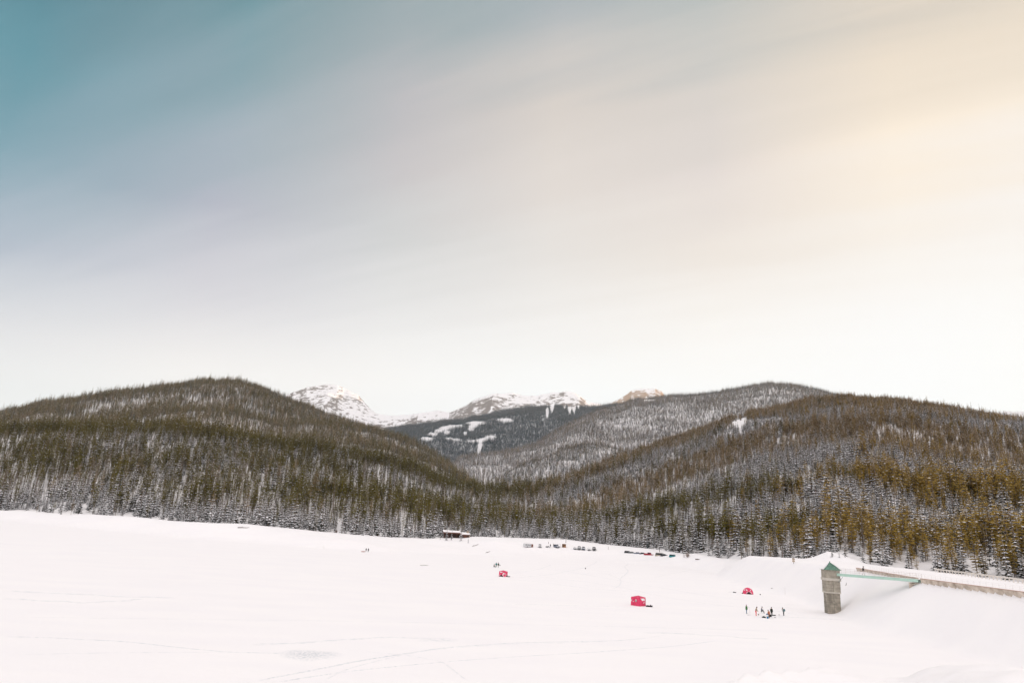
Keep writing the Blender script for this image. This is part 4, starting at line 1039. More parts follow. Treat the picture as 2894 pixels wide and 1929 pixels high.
# camper trailer with brown end
p = at(1490, 1545)
t = thing('camper_trailer', 'snow-covered camper trailer with plain brown end wall left of the white car', 'trailer', p, -az_of(p) + R(30)); t.scale = (.72, .72, .78)
mb = MB(); mb.box(-3.2, 3.2, -1.15, 1.15, .3, 2.5); mb.build('body', P_WH, t, bevel=.1)
mb = MB(); mb.box(3.203, 3.26, -1.15, 1.15, .25, 2.55); mb.build('end_wall', M_BROWN_W, t, bevel=.01)
mb = MB(); mb.box(3.26, 5.0, -1.12, 1.12, .1, 2.3); mb.build('wooden_annex', mat_plain('reddish_brown_boards', (0.20, 0.085, 0.06), .8), t, bevel=.03)
mb = MB(); mb.box(-3.25, 3.3, -1.2, 1.2, 2.504, 2.9, taper=.15); mb.build('roof_snow', snowcap, t)
for x in (-2.2, -.4, 1.4):
    mb = MB(); mb.box(x, x + .9, -1.17, -1.152, 1.3, 2.0); mb.build('window', M_GLASS, t)
for s in (-1, 1):
    mb = MB(); mb.tube((-.5, s * 1.0, .33), (-.5, s * 1.2, .33), .33, n=14); mb.build('wheel', M_TYRE, t)

# kiosk
p = at(1594, 1545)
t = thing('kiosk', 'tiny brown hut with a snowy roof right of the grey van and trailer frame', 'hut', p, -az_of(p))
mb = MB(); mb.box(-1.15, 1.15, -.9, .9, -.2, 1.75); mb.build('wall', mat_plain('ochre_boards', (0.30, 0.15, 0.07), .8), t)
mb = MB(); mb.add([(-1.4, -1.1, 1.75), (1.4, -1.1, 1.75), (1.4, 1.1, 1.75), (-1.4, 1.1, 1.75), (-1.4, 0, 2.2), (1.4, 0, 2.2)], [(0, 1, 5, 4), (2, 3, 4, 5), (0, 4, 3), (1, 2, 5), (3, 2, 1, 0)]); r_ = mb.build('roof', M_BROWN_W, t)
mb = MB(); mb.add([(-1.42, -1.12, 1.86), (1.42, -1.12, 1.86), (1.42, 1.12, 1.86), (-1.42, 1.12, 1.86), (-1.42, 0, 2.4), (1.42, 0, 2.4)], [(0, 1, 5, 4), (2, 3, 4, 5), (0, 4, 3), (1, 2, 5), (3, 2, 1, 0)]); mb.build('roof_snow', snowcap, t)
mb = MB(); mb.box(-.9, -.3, -.94, -.903, .0, 1.5); mb.build('door', M_DARKWOOD, t)
mb = MB(); mb.box(.15, .85, -.94, -.903, .7, 1.3); mb.build('window', M_GLASS, t)

# van with open trailer frame beside it
p = at(1573, 1546); car_proto('suv', P_BL, 'dark blue-grey car parked beside an upright metal frame left of the brown kiosk', None, p, -az_of(p) + R(30), .1, .1)
p = at(1579, 1546)
t = thing('metal_frame', 'upright open metal rack frame between the blue-grey car and the brown kiosk', 'frame', p, -az_of(p))
for x in (-.9, .9):
    mb = MB(); mb.tube((x, 0, -.2), (x, 0, 1.9), .05); mb.build('post', M_DSTEEL, t)
mb = MB(); mb.tube((-.95, 0, 1.9), (.95, 0, 1.9), .05); mb.tube((-.9, 0, .9), (.9, 0, .9), .03); mb.build('crossbar', M_DSTEEL, t)

# snowmobile
def snowmobile(px, py, label, ang):
    p = at(px, py); t = thing('snowmobile', label, 'snowmobile', p, -az_of(p) + R(ang))
    mb = MB(); mb.add([(-.25, -1.0, .3), (.25, -1.0, .3), (.3, .4, .3), (-.3, .4, .3), (-.12, -.95, .5), (.12, -.95, .5), (.22, -.1, .85), (-.22, -.1, .85), (.25, .4, .6), (-.25, .4, .6)],
                      [(3, 2, 1, 0), (0, 1, 5, 4), (4, 5, 6, 7), (7, 6, 8, 9), (9, 8, 2, 3), (1, 2, 8, 6, 5), (0, 4, 7, 9, 3)]); mb.build('body', P_BK, t, bevel=.03)
    mb = MB(); mb.box(-.2, .2, .35, 1.4, .5, .72, taper=.04); mb.build('seat', M_BLK, t, bevel=.04)
    mb = MB(); mb.box(-.22, .22, .1, 1.55, .02, .42, taper=.03); mb.build('track', M_TYRE, t, bevel=.06)
    for s in (-1, 1):
        mb = MB(); mb.box(s * .45 - .07, s * .45 + .07, -1.25, -.2, .0, .05); mb.tube((s * .45, -.7, .05), (s * .2, -.5, .4), .03); mb.tube((s * .45, -1.25, .02), (s * .45, -1.4, .2), .04, .02); mb.build('ski', M_DSTEEL, t)
    mb = MB(); mb.tube((-.35, -.15, 1.0), (.35, -.15, 1.0), .025); mb.tube((0, -.1, .8), (0, -.15, 1.0), .03); mb.build('handlebar', M_BLK, t)
snowmobile(1549, 1546, 'black snowmobile in front of the two people by the parked cars', 75)

# ------------------------------------------------------------------ people
def skin_mesh(J, B, matof, mats, name, parent, sub=1):
    names = list(J); idx = {n: i for i, n in enumerate(names)}
    me = bpy.data.meshes.new(name + '_s'); me.from_pydata([J[n][0] for n in names], [(idx[a], idx[b]) for a, b in B], [])
    o = bpy.data.objects.new(name + '_s', me); COL.objects.link(o)
    o.modifiers.new('skin', 'SKIN'); sv = me.skin_vertices[0].data
    for n in names:
        r = J[n][1]; sv[idx[n]].radius = (r, r) if not isinstance(r, tuple) else r
        sv[idx[n]].use_root = (n == 'pelvis')
    m = o.modifiers.new('sub', 'SUBSURF'); m.levels = sub; m.render_levels = sub
    dg = bpy.context.evaluated_depsgraph_get(); ev = o.evaluated_get(dg)
    me2 = bpy.data.meshes.new_from_object(ev); bpy.data.objects.remove(o); me2.name = name
    me2.materials.clear()
    for mm in mats: me2.materials.append(mm)
    co = np.array([p_.center for p_ in me2.polygons]) if len(me2.polygons) else np.zeros((0, 3))
    best = np.full(len(co), 1e9); mi = np.zeros(len(co), int)
    for a, b in B:
        pa = np.array(J[a][0]); pb = np.array(J[b][0]); d = pb - pa; tt = np.clip(((co - pa) @ d) / (d @ d + 1e-9), 0, 1)
        dist = np.linalg.norm(co - (pa + tt[:, None] * d), axis=1) - (J[b][1] if not isinstance(J[b][1], tuple) else max(J[b][1])) * .5
        k = dist < best; best[k] = dist[k]; mi[k] = matof(a, b)
    me2.polygons.foreach_set('material_index', mi); me2.polygons.foreach_set('use_smooth', [True] * len(me2.polygons)); me2.update()
    o2 = bpy.data.objects.new(name, me2); COL.objects.link(o2); o2.parent = parent
    return o2

def person(label, loc, rz, jacket, trousers, pose='stand', hat=None, pack=None, h=1.75, bulk=1.18, skirt=True, arms=None, group=None, boots=M_BLK):
    """local -y is forward"""
    t = thing('person', label, 'person', loc, rz, group); t.scale = (h / 1.75,) * 3
    b = bulk; J = {}; V = lambda x, y, z: (x, y, z)
    if pose == 'stand': pel, che, nk, hd = (0, 0, .95), (0, -.01, 1.28), (0, 0, 1.49), (0, -.02, 1.66); kn = [(-.11, -.03, .52), (.12, .01, .52)]; an = [(-.12, .02, .10), (.14, .03, .10)]
    elif pose == 'walk': pel, che, nk, hd = (0, 0, .93), (0, -.04, 1.27), (0, -.05, 1.48), (0, -.08, 1.64); kn = [(-.11, -.16, .52), (.11, .05, .50)]; an = [(-.12, -.18, .10), (.12, .33, .13)]
    elif pose == 'bow': pel, che, nk, hd = (0, .03, .95), (0, -.05, 1.27), (0, -.11, 1.46), (0, -.20, 1.60); kn = [(-.11, -.03, .52), (.12, .01, .52)]; an = [(-.12, .02, .10), (.14, .04, .10)]
    elif pose == 'sit': pel, che, nk, hd = (0, .05, .50), (0, .02, .85), (0, -.04, 1.06), (0, -.11, 1.21); kn = [(-.13, -.42, .52), (.13, -.40, .52)]; an = [(-.14, -.42, .09), (.14, -.46, .09)]
    elif pose == 'kneel': pel, che, nk, hd = (0, .1, .45), (0, -.05, .78), (0, -.14, .97), (0, -.24, 1.10); kn = [(-.12, -.30, .45), (.13, -.12, .10)]; an = [(-.13, -.28, .09), (.14, .35, .09)]
    J['pelvis'] = (pel, (.17 * b, .13 * b)); J['belly'] = (tuple((np.array(pel) * .55 + np.array(che) * .45)), (.165 * b, .13 * b)); J['chest'] = (che, (.19 * b, .13 * b)); J['neck'] = (nk, .065)
    J['chin'] = (tuple(np.array(nk) * .35 + np.array(hd) * .65), .085); J['head'] = (hd, (.085, .10)); J['crown'] = ((hd[0], hd[1] + .01, hd[2] + .09), .065)
    J['nose'] = ((hd[0], hd[1] - .115, hd[2] - .02), .016)
    B = [('pelvis', 'belly'), ('belly', 'chest'), ('chest', 'neck'), ('neck', 'chin'), ('chin', 'head'), ('head', 'crown'), ('head', 'nose')]
    for i_, s in enumerate((-1, 1)):
        S_ = 'L' if s < 0 else 'R'
        J['hip' + S_] = ((pel[0] + s * .10, pel[1], pel[2] - .06), .10 * b); J['knee' + S_] = (kn[i_], .072 * b); J['calf' + S_] = (tuple(np.array(kn[i_]) * .6 + np.array(an[i_]) * .4), .068 * b); J['ankle' + S_] = (an[i_], .052)
        J['toe' + S_] = ((an[i_][0] + s * .02, an[i_][1] - .17, .045), .04)
        sh = (s * .19 * b, che[1] * .5 + nk[1] * .5, nk[2] - .08)
        ar = (arms or {}).get(S_, 'down')
        if ar == 'down': el, wr = (s * .27, sh[1] + .03, sh[2] - .28), (s * .29, sh[1] - .05, sh[2] - .53)
        elif ar == 'front': el, wr = (s * .25, sh[1] - .02, sh[2] - .28), (s * .12, sh[1] - .27, sh[2] - .24)
        elif ar == 'low': el, wr = (s * .25, sh[1] - .06, sh[2] - .26), (s * .14, sh[1] - .26, sh[2] - .42)
        elif ar == 'face': el, wr = (s * .24, sh[1] - .12, sh[2] - .22), (s * .07, sh[1] - .27, sh[2] - .02)
        J['shoulder' + S_] = (sh, .085 * b); J['elbow' + S_] = (el, .06 * b); J['wrist' + S_] = (wr, .042)
        dv = np.array(wr) - np.array(el); dv = dv / np.linalg.norm(dv); pm = np.array(wr) + dv * .06; J['palm' + S_] = (tuple(pm), (.038, .018))
        B += [('pelvis', 'hip' + S_), ('hip' + S_, 'knee' + S_), ('knee' + S_, 'calf' + S_), ('calf' + S_, 'ankle' + S_), ('ankle' + S_, 'toe' + S_), ('chest', 'shoulder' + S_), ('shoulder' + S_, 'elbow' + S_), ('elbow' + S_, 'wrist' + S_), ('wrist' + S_, 'palm' + S_)]
        side = np.cross(dv, [s, 0, 0]); side = side / (np.linalg.norm(side) + 1e-6)
        for f_ in range(4):
            ln = (.065, .078, .072, .055)[f_]; o_ = side * (.026 - .017 * f_)
            p1 = pm + dv * .035 + o_; p2 = p1 + dv * ln * .5 + np.array([-s * .006, 0, 0]); p3 = p2 + dv * ln * .4 + np.array([-s * .018, 0, 0])
            for q_, pp_, rr in ((1, p1, .010), (2, p2, .009), (3, p3, .008)): J['f%d%d%s' % (f_, q_, S_)] = (tuple(pp_), rr)
            B += [('palm' + S_, 'f%d1%s' % (f_, S_)), ('f%d1%s' % (f_, S_), 'f%d2%s' % (f_, S_)), ('f%d2%s' % (f_, S_), 'f%d3%s' % (f_, S_))]
        th1 = np.array(wr) + dv * .03 + side * .035; th2 = th1 + dv * .03 + side * .02 + np.array([-s * .01, 0, 0])
        J['t1' + S_] = (tuple(th1), .011); J['t2' + S_] = (tuple(th2), .009); B += [('wrist' + S_, 't1' + S_), ('t1' + S_, 't2' + S_)]
    def matof(a, b_):
        k = a + ' ' + b_
        if any(q in k for q in ('f0', 'f1', 'f2', 'f3', 't1', 't2', 'palm')): return 0
        if 'toe' in k: return 3
        if any(q in k for q in ('knee', 'calf', 'ankle', 'hip')): return 2
        if any(q in k for q in ('chin', 'head', 'crown', 'nose')): return 0
        return 1
    body = skin_mesh(J, B, matof, [M_SKIN, jacket, trousers, boots], 'body', t)
    def loft(profile, c, mat, nm, tilt=(0, 0, 0), sy=1.0, parent=t):
        mb = MB(); mb.lathe(profile, 14); vs = [Vector((x, y * sy, z)) for x, y, z in mb.v]
        rot = Matrix.Rotation(tilt[0], 3, 'X'); o = mesh_obj(nm, [rot @ v_ + Vector(c) for v_ in vs], mb.f, mat, parent, smooth=True); return o
    # coat hem standing a little off the hips
    if skirt and pose in ('stand', 'walk', 'bow'):
        loft([(.23 * b, -.22), (.235 * b, -.10), (.20 * b, .10), (.215 * b, .32), (.15 * b, .44)], (pel[0], pel[1] * .5 + che[1] * .5, pel[2] + .10), jacket, 'coat', (0, 0, 0), .78)
    if hat is not None: loft([(.115, -.02), (.12, .03), (.105, .10), (.06, .15), (.02, .17)], (hd[0], hd[1] + .005, hd[2] + .03), hat, 'hat')
    else: loft([(.098, -.02), (.108, .05), (.09, .105), (.04, .135)], (hd[0], hd[1] + .02, hd[2] + .02), M_C('dark_hair', (.03, .02, .015)), 'hair')
    if pack is not None:
        mb = MB(); cx, cy, cz = che; mb.box(-.17, .17, cy + .13, cy + .36, cz - .28, cz + .24, taper=.03); pk = mb.build('backpack', pack, t, bevel=.05)
        mb = MB(); mb.box(-.11, .11, cy + .36, cy + .43, cz - .22, cz + .02, taper=.01); mb.build('pocket', pack, pk, bevel=.02)
    return t
def on_lake(px, py): return at_z(px, py, 0.0)
cG = M_C('green_jacket', (.05, .16, .05)); cJ = M_C('blue_jeans', (.09, .16, .26)); cRd = M_C('red_trousers', (.75, .03, .04)); cBe = M_C('beige_vest', (.40, .33, .25)); cGy = M_C('grey_jacket', (.20, .21, .24))
cDk = M_C('dark_trousers', (.02, .025, .03)); cOr = M_C('orange_brown_coat', (.45, .16, .08)); cBr = M_C('brown_trousers', (.13, .085, .06)); cBg = M_C('black_green_coat', (.012, .02, .012)); cTl = M_C('teal_coat', (.01, .16, .16)); cGp = M_C('grey_green_jacket', (.16, .20, .20))
cTp = M_C('teal_backpack', (.08, .20, .22)); cWh = M_C('light_trousers', (.42, .45, .40)); cNv = M_C('navy_jacket', (.02, .02, .035)); cPk = M_C('pale_hat', (.55, .45, .50)); cGn = M_C('dark_green_jacket', (.03, .05, .03)); cBl = M_C('blue_bucket', (.01, .16, .32))
AG = 'anglers standing round their holes in front of the tower'
def face(p, ang): return -az_of(p) + R(ang)          # 0: facing the camera; 90: facing right in the photo
p = on_lake(2110, 1733); person('man in a green jacket and blue jeans, leftmost of the anglers', p, face(p, 80), cG, cJ, 'stand', cPk, h=1.86, arms={'L': 'front'}, group=AG, boots=M_C('dark_teal_boots', (.02, .07, .08)))
p = on_lake(2137, 1739); person('person in bright red trousers and beige vest looking down', p, face(p, 75), cBe, cRd, 'bow', M_BLK, h=1.86, arms={'L': 'low', 'R': 'low'}, group=AG, skirt=False, boots=cRd)
p = on_lake(2153, 1731); person('person in a grey jacket sitting on a stool', p, face(p, 85), cGy, cDk, 'sit', cGy, h=1.78, arms={'L': 'front', 'R': 'low'}, group=AG)
SEAT = p
p = on_lake(2174, 1746); person('person in an orange-brown coat standing nearest, beside the blue bucket', p, face(p, -60), cOr, cBr, 'bow', M_C('brown_hat', (.10, .06, .05)), h=1.66, arms={'L': 'low', 'R': 'low'}, group=AG)
p = on_lake(2181, 1739); person('person all in black standing behind the orange-brown coat', p, face(p, 150), cBg, cBg, 'stand', M_BLK, h=1.72, bulk=1.15, group=AG)
p = on_lake(2215, 1739); person('person with a grey-blue backpack looking down, rightmost of the anglers', p, face(p, -80), cGp, cDk, 'bow', M_BLK, cTp, h=1.70, arms={'L': 'face', 'R': 'face'}, group=AG)
WG = 'people by the farthest red tent'
p = on_lake(1402, 1602); person('person in a teal coat standing between two others beyond the farthest tent', p, face(p, 170), cTl, cDk, 'stand', cPk, h=1.80, bulk=1.1, group=WG)
p = on_lake(1408, 1603); person('person in a dark jacket and light trousers right of the teal coat', p, face(p, 20), cGn, cWh, 'stand', M_BLK, h=1.80, bulk=1.1, group=WG, boots=M_C('grey_boots', (.25, .24, .26)))
p = on_lake(1396, 1602.5); person('person in black and green sitting low left of the teal coat', p, face(p, 70), cBg, M_C('olive_trousers', (.06, .08, .03)), 'sit', M_BLK, h=1.70, arms={'L': 'front', 'R': 'front'}, group=WG)
S2 = p
HG = 'two walkers far out on the left of the lake'
p = on_lake(1034, 1558.5); person('left one of the two far walkers, in a dark jacket and brown trousers', p, face(p, 40), cNv, cBr, 'walk', M_BLK, h=1.72, group=HG)
p = on_lake(1040.5, 1559); person('right one of the two far walkers, all in black', p, face(p, -20), cNv, cDk, 'walk', M_BLK, h=1.72, bulk=1.1, group=HG)
CGp = 'people beside the snowmobile'
p = at(1555.5, 1545); person('person in navy standing by the snowmobile near the parked cars', p, face(p, 30), cNv, cDk, 'stand', M_BLK, h=1.8, group=CGp)
p = at(1564, 1543.5); person('person in dark clothes between the snowmobile and the blue-grey car', p, face(p, -70), cDk, cBr, 'bow', M_BLK, h=1.7, group=CGp)
q = b_at(.335); person('person with dark jacket, white belt stripe and pale trousers on the footbridge', (q.x, q.y, q.z + .10), -az_of(q) + R(75), M_BLK, M_C('white_trousers', (.75, .72, .72)), 'walk', M_BLK, h=1.85, bulk=1.05)

# stools, buckets, sleds, bags, auger
def stool(p, rz, label):
    t = thing('camp_stool', label, 'stool', p, rz)
    mb = MB(); mb.box(-.2, .2, -.15, .2, .36, .40); mb.build('seat', M_BLK, t, bevel=.01)
    for sx in (-.18, .18):
        for a, b_ in ((-.13, .17), (.17, -.13)):
            mb = MB(); mb.tube((sx, a, 0), (sx, b_, .36), .015, n=5); mb.build('leg', M_DSTEEL, t)
q = Vector(SEAT) ; stool(q, -az_of(q) + R(85), 'folding black stool under the seated angler in grey')
q = Vector(S2); stool(q, -az_of(q) + R(70), 'low stool under the seated person by the farthest tent')
def bucket(px, py, m, label, sc=1.0):
    p = on_lake(px, py); t = thing('bucket', label, 'bucket', p); t.scale = (sc,) * 3
    mb = MB(); mb.lathe([(.14, 0), (.165, .34), (.18, .35), (.18, .38), (.165, .38), (.15, .05)], 14); mb.build('pail', m, t)
    mb = MB()
    for k in range(8):
        a, b_ = PI * k / 8, PI * (k + 1) / 8; mb.tube((.18 * math.cos(a), .02, .36 + .17 * math.sin(a)), (.18 * math.cos(b_), .02, .36 + .17 * math.sin(b_)), .008, n=4)
    mb.build('handle', M_STEEL, t)
bucket(2169.5, 1747, cBl, 'blue bucket on the snow by the nearest angler', 1.15)
bucket(2178.5, 1742.5, M_BLK, 'black bucket between the two anglers standing close together', 1.25)
bucket(2144, 1737, M_C('brown_pail', (.25, .18, .15)), 'small brown bucket right of the red trousers', .7)
bucket(1413, 1597.5, M_BLK, 'small dark bucket right of the people by the farthest tent', .9)
bucket(1654.5, 1606.5, M_BLK, 'lone dark bucket out on the snow below the parked cars', 1.2)
bucket(2202, 1738, M_C('grey_pail', (.3, .28, .26)), 'tiny grey bucket left of the angler with the backpack', .6)
bucket(2148.5, 1680, M_BLK, 'small dark bucket on the snow right of the domed tent', .8)
def bag(p, m, label, s=1.0, rz=0.0):
    t = thing('bag', label, 'bag', p, rz); t.scale = (s,) * 3
    mb = MB(); mb.lathe([(.30, 0), (.36, .10), (.30, .24), (.16, .32), (.06, .36)], 12); o = mb.build('sack', m, t, smooth=True); o.scale = (1.3, .8, 1)
    mb = MB()
    for k in range(6):
        a, b_ = PI * k / 6, PI * (k + 1) / 6; mb.tube((.12 * math.cos(a), 0, .33 + .10 * math.sin(a)), (.12 * math.cos(b_), 0, .33 + .10 * math.sin(b_)), .014, n=4)
    mb.build('handle', m, t)
bag(on_lake(2159, 1745), M_BLK, 'flat black bag on the snow left of the blue bucket', 1.0)
q = on_lake(2169.5, 1746.5); 
bag(on_lake(2099.5, 1676), M_BLK, 'small black bag by the domed tent, the left of two', .8)
bag(on_lake(2103.5, 1676), M_BLK, 'small black bag touching the left side of the domed tent', .65)
bag(on_lake(2190.5, 1745), M_C('grey_bag', (.3, .28, .27)), 'small grey bag right of the anglers standing close together', .5)
bag(on_lake(2170, 1736), cBl, 'blue bag on the snow left of the orange-brown coat', .85)
def sled(px, py, ang, label, load=True, sc=1.0, m=M_BLK, rope=None):
    p = on_lake(px, py); t = thing('sled', label, 'sled', p, -az_of(p) + R(ang)); t.scale = (sc,) * 3
    mb = MB(); mb.add([(-.7, -.28, .02), (.62, -.28, .02), (.62, .28, .02), (-.7, .28, .02), (-.8, -.33, .24), (.88, -.33, .30), (.88, .33, .30), (-.8, .33, .24)], [(3, 2, 1, 0), (0, 1, 5, 4), (1, 2, 6, 5), (2, 3, 7, 6), (3, 0, 4, 7)]); o = mb.build('hull', m, t); md = o.modifiers.new('s', 'SOLIDIFY'); md.thickness = .03
    if load:
        mb = MB(); mb.box(-.6, .05, -.22, .22, .05, .34, taper=.03); mb.build('load_box', M_C('purple_grey_box', (.06, .05, .075)), t, bevel=.02)
        mb = MB(); mb.lathe([(.12, .05), (.14, .3), (.08, .48), (.03, .52)], 10, (.35, 0, 0)); mb.build('load_bag', M_C('dark_plum_bag', (.05, .02, .05)), t)
    if rope:
        mb = MB(); mb.tube((.85, .1, .26), (.85 + rope, .05, .04), .018, n=4); mb.tube((.85, -.1, .26), (.85 + rope, -.05, .04), .018, n=4); mb.build('pull_rope', M_DSTEEL, t)
sled(1834.5, 1713.5, 0, 'black sled loaded with gear at the right corner of the largest red tent', True, .95)
sled(2076, 1673.5, 182, 'loaded black sled with long pull rope, alone left of the domed tent', True, .62, rope=2.2)
sled(1437, 1629, 20, 'small dark sled standing right beside the farthest red tent', True, .6, rope=2.0)
sled(2184.5, 1738.5, -10, 'empty black sled right of the person all in black', False, .7)
sled(1026, 1558.5, 0, 'low reddish sled trailing behind the two far walkers', False, 1.1, M_C('reddish_sled', (.35, .12, .08)), rope=1.4)
p = on_lake(2119.5, 1733); t = thing('ice_auger', 'thin pale hand auger standing upright by the man in green', 'auger', p)
mb = MB(); mb.tube((0, 0, 0), (-.12, 0, 1.3), .015, n=6); mb.build('shaft', M_STEEL, t)
mb = MB()
for k in range(40):
    a = k * .6; z = .02 + k * .012; b_ = a + .6; mb.add([(0, 0, z), (.07 * math.cos(a), .07 * math.sin(a), z), (.07 * math.cos(b_), .07 * math.sin(b_), z + .012)], [(0, 1, 2)])
mb.build('blade', M_C('mauve_metal', (.4, .3, .38)), t)
mb = MB(); mb.tube((-.12, 0, 1.3), (-.02, 0, 1.38), .014, n=5); mb.build('handle', M_STEEL, t)

# ------------------------------------------------------------------ tents
def hub_tent(loc, rz, s, h, roof, label, patches, skirt_tri=None, door=None, bulge=.16, taper=.04):
    t = thing('ice_tent', label, 'tent', loc, rz, 'red ice-fishing tents')
    a = s / 2; g = random.Random(int(s * 1000))
    def wall_pt(k, u, v, off=0.0):
        """wall k (0 front-left, 1 front-right, 2, 3), u along, v up"""
        c = [(-a, -a), (a, -a), (a, a), (-a, a)]; p0, p1 = c[k], c[(k + 1) % 4]
        x = p0[0] + (p1[0] - p0[0]) * u; y = p0[1] + (p1[1] - p0[1]) * u
        sc = 1 + taper * (1 - v) - .02; x *= sc; y *= sc
        nx, ny = [(0, -1), (1, 0), (0, 1), (-1, 0)][k]
        bl = bulge * (1 - max(abs(2*u - 1), abs(2*v - 1))) + off
        wr = .015 * math.sin(u * 23 + k) * math.sin(v * 17 + 2 * k) * (0 < u < 1)
        return (x + nx * (bl + wr), y + ny * (bl + wr), v * h)
    n = 12; v_ = []; f_ = []
    for k in range(4):
        b_ = len(v_)
        for j in range(n + 1):
            for i in range(n + 1): v_.append(wall_pt(k, i / n, j / n))
        f_ += [(b_ + j*(n+1) + i, b_ + j*(n+1) + i + 1, b_ + (j+1)*(n+1) + i + 1, b_ + (j+1)*(n+1) + i) for j in range(n) for i in range(n)]
    mesh_obj('wall', v_, f_, M_RED, t)
    top = [wall_pt(k, 0, 1) for k in range(4)]
    mb = MB(); mb.add([*top, (0, 0, h + roof)], [(0, 1, 4), (1, 2, 4), (2, 3, 4), (3, 0, 4)]); rf = mb.build('roof', M_RED, t)
    for k in range(4):
        mb = MB(); mb.tube(top[k], (0, 0, h + roof + .01), .012, n=4); mb.build('pole', M_BLK, rf)
        mb = MB(); mb.tube(wall_pt(k, 0, 0), wall_pt(k, 0, 1), .014, n=4); mb.build('corner_pole', M_C('dark_red_seam', (.25, .02, .04)), t)
    for nm, k, poly, m in patches:
        # poly: list of (u,v); a fan of small triangles following the wall
        cx = sum(q_[0] for q_ in poly) / len(poly); cy = sum(q_[1] for q_ in poly) / len(poly); mb = MB()
        N_ = 5
        for i in range(len(poly)):
            q0, q1 = poly[i], poly[(i + 1) % len(poly)]
            for r_ in range(N_):
                f0, f1 = r_ / N_, (r_ + 1) / N_
                P = lambda f, q_: wall_pt(k, cx + (q_[0] - cx) * f, cy + (q_[1] - cy) * f, .022)
                mb.add([P(f0, q0), P(f1, q0), P(f1, q1), P(f0, q1)] if r_ else [P(0, q0), P(f1, q0), P(f1, q1)], [(0, 1, 2, 3)] if r_ else [(0, 1, 2)])
        mb.build(nm, m, t)
    # snow heaped against the foot
    mb = MB()
    for k in range(4):
        for i in range(6):
            p0 = wall_pt(k, i / 6, 0); p1 = wall_pt(k, (i + 1) / 6, 0)
            mb.add([(p0[0], p0[1], .07), (p1[0], p1[1], .07), (p1[0] * 1.13, p1[1] * 1.13, -.02), (p0[0] * 1.13, p0[1] * 1.13, -.02)], [(0, 1, 2, 3)])
    mb.build('snow_skirt', M_SNOW, t)
    return t
R4 = lambda x0, x1, y0, y1: [(x0, y0), (x1, y0), (x1, y1), (x0, y1)]
p = on_lake(1806, 1712); mp_ = 0.0837
hub_tent((p.x, p.y + .9, 0), -az_of(p) + R(-33), 2.35, 1.85, .33, 'largest red square ice tent with light window at upper right', [
    ('window', 1, [(.10, .93), (.80, .90), (.78, .62), (.30, .66)], M_WHITEP), ('window', 0, R4(.52, .68, .50, .72), M_GREYP), ('label', 0, R4(.52, .68, .72, .77), M_WHITEP), ('label', 0, [(.24, .46), (.38, .50), (.38, .56), (.24, .52)], M_WHITEP),
    ('label', 0, R4(.05, .12, .52, .72), M_WHITEP), ('label', 1, [(.45, .36), (.75, .42), (.75, .48), (.45, .42)], M_WHITEP)], bulge=.2)
p = on_lake(1422, 1629)
hub_tent((p.x, p.y + .9, 0), -az_of(p) + R(-32), 1.98, 1.62, .28, 'farthest red square ice tent with black and white corners near the walking group', [
    ('window', 0, R4(.16, .66, .80, .93), M_WHITEP), ('door_flap', 0, [(.02, .02), (.92, .02), (.60, .28), (.48, .40), (.36, .28)], M_BLK), ('trim', 0, [(.10, .14), (.34, .42), (.30, .46), (.04, .20)], M_WHITEP), ('trim', 0, [(.64, .36), (.93, .10), (.98, .16), (.68, .44)], M_WHITEP),
    ('window', 0, [(.66, .50), (.97, .56), (.97, .82), (.90, .84)], M_WHITEP), ('window', 1, [(.04, .50), (.34, .54), (.10, .80)], M_WHITEP), ('label', 0, R4(.68, .95, .42, .50), M_WHITEP),
    ('door_flap', 1, [(.40, .02), (.98, .02), (.85, .42)], M_BLK), ('trim', 1, [(.34, .10), (.72, .46), (.68, .52), (.28, .16)], M_WHITEP)], bulge=.14)

# domed tent
p = on_lake(2117, 1678); t = thing('dome_tent', 'domed red ice tent with black doorway and white chevron beyond the anglers', 'tent', (p.x, p.y + .9, 0), -az_of(p), 'red ice-fishing tents')
RD, HD = 1.42, 1.82
def dome_pt(a, v, off=0.0):
    """a: angle round (0 = towards the camera, positive right), v: 0 foot .. 1 top"""
    rr = RD * (1 - v ** 2.6) ** .55 * (1 + .07 * math.cos(4 * a + .4)) + off
    return (math.sin(a) * rr, -math.cos(a) * rr * .85, HD * (v + off * .3 * v))
n1_, n2_ = 32, 12; v_ = [dome_pt(2 * PI * i / n1_, (j / n2_) ** .8) for j in range(n2_ + 1) for i in range(n1_)]
f_ = [(j*n1_ + i, j*n1_ + (i+1) % n1_, (j+1)*n1_ + (i+1) % n1_, (j+1)*n1_ + i) for j in range(n2_) for i in range(n1_)]
mesh_obj('shell', v_, f_, M_RED, t, smooth=False)
def dome_patch(nm, poly, m, off=.03):
    cx = sum(q_[0] for q_ in poly) / len(poly); cy = sum(q_[1] for q_ in poly) / len(poly); mb = MB()
    for i in range(len(poly)):
        q0, q1 = poly[i], poly[(i + 1) % len(poly)]
        for e_ in range(3):
            qa = (q0[0] + (q1[0] - q0[0]) * e_ / 3, q0[1] + (q1[1] - q0[1]) * e_ / 3); qb = (q0[0] + (q1[0] - q0[0]) * (e_ + 1) / 3, q0[1] + (q1[1] - q0[1]) * (e_ + 1) / 3)
            for r_ in range(4):
                P = lambda f, q_: dome_pt(cx + (q_[0] - cx) * f, cy + (q_[1] - cy) * f, off)
                f0, f1 = r_ / 4, (r_ + 1) / 4
                mb.add([P(f0, qa), P(f1, qa), P(f1, qb), P(f0, qb)] if r_ else [P(0, qa), P(f1, qa), P(f1, qb)], [(0, 1, 2, 3)] if r_ else [(0, 1, 2)])
    mb.build(nm, m, t)
